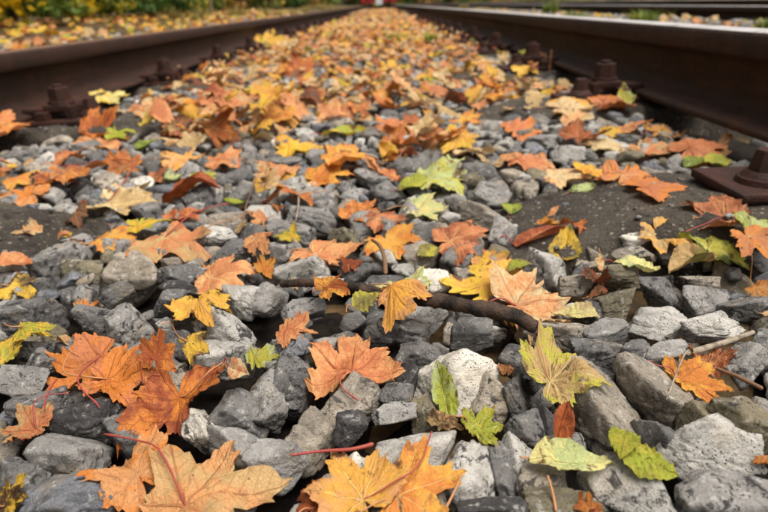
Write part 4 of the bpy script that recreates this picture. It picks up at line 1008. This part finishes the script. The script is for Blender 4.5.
# ---------------------------------------------------------------- twigs
def twig(name, pts, zs, r0, r1, m, lab, n=24):
    p = pathpx(pts, 0); P_ = spline(p, n); hh = Hat(P_[:, 0], P_[:, 1], H)
    P_[:, 2] = np.interp(np.linspace(0, 1, n), np.linspace(0, 1, len(zs)), zs)+np.percentile(hh, 60)
    Vt, Ft = tube(P_, np.linspace(r0, r1, n), 8); o = link(name, mesh(name, Vt-P_[0], Ft, m), loc=P_[0].tolist()); tag(o, lab, 'twig', 'thin twigs on the stones')
twig('twig', [(374, 449), (352, 453), (320, 454), (290, 458)], [.004, .003, .002, .002], 0.0012, .0007, M_STALK, 'pink red twig below the boxy grey stone')
twig('twig', [(758, 319), (730, 327), (688, 337)], [.006, .004, .002], .0018, .0028, M_TWIG, 'thin grey stick on the flat pale stone at right')
twig('twig', [(768, 372), (742, 362), (720, 352)], [.004, .006, .004], .0016, .0014, M_BTWIG, 'brown twig at right edge above spotted stone')
twig('twig', [(556, 512), (552, 495), (547, 480)], [0, .002, .003], .0008, .0006, M_STALK2, 'orange brown stem at the bottom edge')
twig('twig', [(446, 506), (455, 492), (462, 477)], [.0, .003, .004], .0007, .0005, M_STALK2, 'straw stem on the speckled pale stone')
twig('twig', [(257, 172), (247, 200), (243, 216), (238, 228)], [.004, .006, .004, .002], .0008, .0012, M_BTWIG, 'thin crooked twig over the buff stone')
twig('twig', [(298, 193), (299, 206), (296, 222)], [.004, .006, .002], .0014, .0010, M_TWIG, 'short pale twig left of centre')
twig('twig', [(690, 345), (684, 352), (668, 392)], [.004, .003, .002], .0007, .0006, M_TWIG, 'hair thin pale stem beside orange leaf')
twig('twig', [(60, 388), (52, 402), (47, 420)], [.001, .002, .001], .0007, .0005, M_STALK, 'curved reddish stem left of orange pile')
for nm, a, b, zt in (('dead_stalk', 545, 60, .05), ('dead_stalk', 549, 62, .065)):
    p, t = at(a, b+8, -.0); P_ = spline([p+[0, 0, -.02], p+[.002, 0, .02], p+[-.004 if a == 545 else .003, 0, zt]], 10)
    Vt, Ft = tube(P_, .0022, 6); tag(link(nm, mesh(nm, Vt-P_[0], Ft, M_STALK2), loc=P_[0].tolist()), ('shorter' if a == 545 else 'taller')+' of two dry stalks standing by the right rail', 'stalk')

# ---------------------------------------------------------------- grass, weeds, shrubs, tree
def tuft(x, y, z, n, hgt, spread, cols, name, lab, cat, group):
    Vs, Fs, Cs, k = [], [], [], 0
    for q in range(n):
        a = rng.uniform(0, 6.28); b = rng.uniform(.1, 1)*spread; h_ = hgt*rng.uniform(.5, 1.1); w0 = rng.uniform(.002, .005)*(1+hgt*2); bx, by = rng.normal(0, spread*.25, 2)
        c = np.array(lin(cols[rng.integers(len(cols))]))*rng.uniform(.7, 1.15); side = np.array([-math.sin(a), math.cos(a), 0])*w0
        for i, t in enumerate((0, .35, .7, 1)):
            P_ = np.array([bx+math.cos(a)*b*t*t, by+math.sin(a)*b*t*t, h_*(t-.25*t*t)]); ww = (1-t)**.6
            Vs += [P_-side*ww, P_+side*ww]; Cs += [c, c]
        for i in range(3): Fs.append((k+2*i, k+2*i+1, k+2*i+3, k+2*i+2))
        k += 8
    me = mesh(name, np.array(Vs), Fs, M_GRASS); vattr(me, 'col', np.array(Cs), 'FLOAT_COLOR'); o = link(name, me, loc=(x, y, z)); tag(o, lab, cat, group); return o
G1 = [(110, 130, 50), (140, 146, 62), (90, 112, 44)]; G2 = [(170, 150, 84), (130, 130, 60), (150, 120, 70)]
for (x, y, n, h_, lab) in ((431, 42, 130, .10, 'small green grass tuft between rails right of two'), (394, 40, 110, .09, 'small yellow green grass tuft between rails left of two')):
    p, t = at(x, y+3, 0); tuft(p[0], p[1], -.01, n, h_, .08, G1+[(190, 170, 60)], 'grass_tuft', lab, 'grass', 'grass tufts between the rails')
for (x, Y, n, h_, cols, lab) in ((1.45, 4.6, 260, .16, G1, 'bushy green weed left of three beyond right rail'), (1.55, 3.6, 300, .17, G1, 'middle bushy green weed beyond the right rail'), (1.75, 2.75, 160, .10, G1, 'low green weed near the right frame edge'),
        (2.9, 3.6, 120, .3, [(110, 60, 50), (96, 70, 50)], 'reddish brown dry weed at upper right corner'), (2.2, 8, 200, .2, G1, 'far green weed between the two tracks'), (1.6, 12, 200, .2, G2, 'far straw coloured weed between the two tracks')):
    tuft(x, Y, gz(x, Y), n, h_, h_*.8, cols, 'weed', lab, 'weed', 'weeds between the tracks')
for q in range(26):
    Y = 7+22*rng.random(); X = -1.5-1.6*rng.random(); tuft(X, Y, gz(X, Y), 70, .22, .2, G2, 'grass_tuft', 'straw coloured grass tuft on the bank past the shrubs', 'grass', 'grass tufts on the far bank')
for q in range(26):
    Y = 5+22*rng.random(); X = 5+2.5*rng.random(); tuft(X, Y, gz(X, Y), 70, .3, .25, G2+G1, 'grass_tuft', 'straw and green grass tuft beyond the neighbouring track', 'grass', 'grass tufts beyond the second track')
def foliage(n, cx, cy, z0, rx, ry, h_, cols, size, seed, taper=.25):
    g = np.random.default_rng(seed); clumps = [(g.uniform(-.85, .85)*rx, g.uniform(-.85, .85)*ry, g.uniform(0, 1)**1.6*h_, g.uniform(.18, .36)*rx, cols[g.integers(len(cols))]) for _ in range(60)]
    Vs, Fs, Cs = [], [], []
    for q in range(n):
        c = clumps[g.integers(len(clumps))]; d_ = g.normal(size=3); d_ /= np.linalg.norm(d_); P_ = np.array([cx+c[0], cy+c[1], z0+c[2]])+d_*c[3]*g.uniform(.4, 1.05)*np.array([1, 1, .8])
        if P_[2] < z0: P_[2] = z0+g.uniform(0, .05)
        a = g.normal(size=3); a /= np.linalg.norm(a); b = np.cross(a, g.normal(size=3)); b /= np.linalg.norm(b); s = size*g.uniform(.6, 1.2); nn = np.cross(a, b)
        k = len(Vs); Vs += [P_-a*s, P_-b*s*.55+nn*s*.15, P_+a*s, P_+b*s*.55+nn*s*.15]; Fs.append((k, k+1, k+2, k+3))
        col = np.array(lin(c[4]))*g.uniform(.7, 1.5); Cs += [col]*4
    me = mesh('foliage', np.array(Vs), Fs, M_FOL); vattr(me, 'col', np.array(Cs), 'FLOAT_COLOR'); return me
YEL = [(214, 180, 30), (200, 166, 30), (120, 126, 40), (84, 100, 36), (222, 194, 50)]; GRN = [(66, 88, 36), (84, 100, 40), (52, 74, 32), (150, 140, 44)]; MIXF = [(130, 124, 52), (100, 104, 48), (160, 130, 56), (140, 104, 60)]
def shrub(x, y, rx, ry, h_, cols, n, size, seed, lab, name='shrub', grp='shrubs along the left bank'):
    z = gz(x, y) if abs(x) < 30 else 0; r = bpy.data.objects.new(name, None); COL.objects.link(r); r.location = (x, y, z); g = np.random.default_rng(seed)
    link('foliage', foliage(n, 0, 0, .08, rx, ry, h_, cols, size, seed), r)
    for q in range(5):
        e = np.array([g.uniform(-.6, .6)*rx, g.uniform(-.6, .6)*ry, h_*.8]); Vt, Ft = tube(spline([(0, 0, -.05), e*[.4, .4, .4], e], 8), np.linspace(.022, .008, 8), 6); link('stem', mesh('stem', Vt, Ft, M_BARK), r)
    tag(r, lab, 'shrub', grp)
SH = [(-2.9, -3.2, GRN, 'added unseen green shrub behind the photographer, shading the right rail'), (-2.9, -1.6, YEL, 'added unseen yellow shrub left of the photographer, shading the right rail'), (-3.0, 0, GRN, 'added unseen green shrub level with the photographer, shading the right rail'), (-3.0, 1.5, YEL, 'added unseen yellow shrub outside the left frame edge, shading the right rail'), (-3.1, 2.9, YEL, 'yellow leaved shrub cut by the left frame edge'), (-3.2, 4.1, YEL, 'bright yellow and green shrub at top left corner'), (-3.2, 5.3, YEL, 'yellow shrub second from the top left corner'), (-3.3, 6.7, GRN, 'dark green shrub right of the yellow shrubs'),  # leading out-of-frame shrubs are added to darken the right rail's inner face
      (-3.4, 8.3, GRN, 'second dark green shrub behind the left rail'), (-3.6, 10.4, MIXF+GRN, 'olive green shrub before the pale tree trunk'), (-4.0, 13.5, MIXF, 'brownish shrub right of the pale tree trunk'), (-3.9, 17.5, MIXF, 'faint brownish shrub far along the bank'), (-4.0, 23, GRN, 'dark far shrub left of where the rails meet'), (-4.2, 30, MIXF, 'farthest brownish shrub on the left bank')]
for i, (x, y, cols, lab) in enumerate(SH): shrub(x, y, .75+.02*y, .85+.05*y, 2.9, cols, 6500, .038+.002*y, 40+i, lab)  # hedge height raised to shade the rail from the left sky
for i, (x, y, lab) in enumerate(((7.5, 9, 'green shrub beyond the neighbouring track'), (7.2, 15, 'second shrub beyond the neighbouring track'), (7.0, 24, 'far shrub beyond the neighbouring track'), (6.0, 36, 'farthest shrub right of the red wagon'))):
    shrub(x, y, 1.5, 2.2, 2.0, MIXF+GRN, 2200, .08, 70+i, lab, grp='shrubs beyond the second track')
for i, (x, y) in enumerate(((-9, 62), (-4, 66), (1, 68), (6, 66), (12, 62), (-15, 56), (18, 55))):
    shrub(x, y, 3.2, 3, 4.5, GRN+MIXF, 1500, .3, 90+i, 'large dim bush closing the view beyond the wagon', 'bush', 'bushes closing the far view')
tr = bpy.data.objects.new('young_tree', None); COL.objects.link(tr); tr.location = (-2.75, 9.6, gz(-2.75, 9.6))
Vt, Ft = tube(spline([(0, 0, -.1), (.01, 0, .8), (-.03, .03, 1.8), (.02, 0, 3.2)], 24), np.linspace(.10, .05, 24), 14); link('trunk', mesh('trunk', Vt, Ft, M_TRUNK), tr)
for q in range(7):
    a = q*.9; Vt, Ft = tube(spline([(0, 0, 1.4+q*.22), (math.cos(a)*.4, math.sin(a)*.4, 1.9+q*.22), (math.cos(a)*.9, math.sin(a)*.9, 2.5+q*.2)], 8), np.linspace(.03, .01, 8), 6); link('limb', mesh('limb', Vt, Ft, M_TRUNK), tr)
link('crown', foliage(3000, 0, 0, 1.8, 1.3, 1.3, 2.0, YEL, .06, 333), tr); tag(tr, 'slender pale tree trunk at top left above the rail', 'tree')

# ---------------------------------------------------------------- red wagon at the far end
M_RED = plain('faded red paint', (176, 44, 44), .5, .2, 20, .002, .4, (140, 40, 40), 3); M_WHITE = plain('white paint', (226, 224, 220), .5, .1, 20, .001); M_BLK = plain('black iron', (36, 34, 34), .5, .3, 40, .001); M_GLS = plain('dark window glass', (30, 34, 38), .1, .1, 10, .0001, .6)
wg = bpy.data.objects.new('railway_wagon', None); COL.objects.link(wg); WY = 46; wg.location = (XC-.1, WY, .15)
bb = box(0, 4, 1.55, 2.7, 8, 2.1, .06); link('body', bm_mesh('body', bb, M_RED), wg)
bb = box(0, -.02, .32, 2.6, .12, .36, .01); link('buffer_beam', bm_mesh('buffer_beam', bb, M_RED), wg)
bb = box(0, -.10, .26, .5, .05, .5, .01); link('white_plate', bm_mesh('white_plate', bb, M_WHITE), wg)
bb = box(0, -.03, 1.9, 1.5, .05, .7, .02); link('window', bm_mesh('window', bb, M_GLS), wg)
bb = box(0, 4, 2.66, 2.8, 8.1, .1, .03); link('roof', bm_mesh('roof', bb, M_WHITE), wg)
for sx in (-.87, .87):
    b = cyl(0, 0, 0, .16, .16, .06, 20); bm_add(b, cyl(0, 0, -.2, .07, .07, .4, 12)); bmesh.ops.rotate(b, verts=b.verts, cent=(0, 0, 0), matrix=Matrix.Rotation(math.pi/2, 3, 'X')); bmesh.ops.translate(b, verts=b.verts, vec=(sx, -.35, .5))
    link('buffer', bm_mesh('buffer', b, M_BLK), wg)
for sx in (-.72, .72):
    for sy in (.9, 7):
        b = cyl(0, 0, 0, .42, .42, .12, 28); bmesh.ops.rotate(b, verts=b.verts, cent=(0, 0, 0), matrix=Matrix.Rotation(math.pi/2, 3, 'Y')); bmesh.ops.translate(b, verts=b.verts, vec=(sx, sy, .42)); link('wheel', bm_mesh('wheel', b, M_BLK), wg)
tag(wg, 'blurred red wagon end with white plate where the rails meet', 'railway wagon')
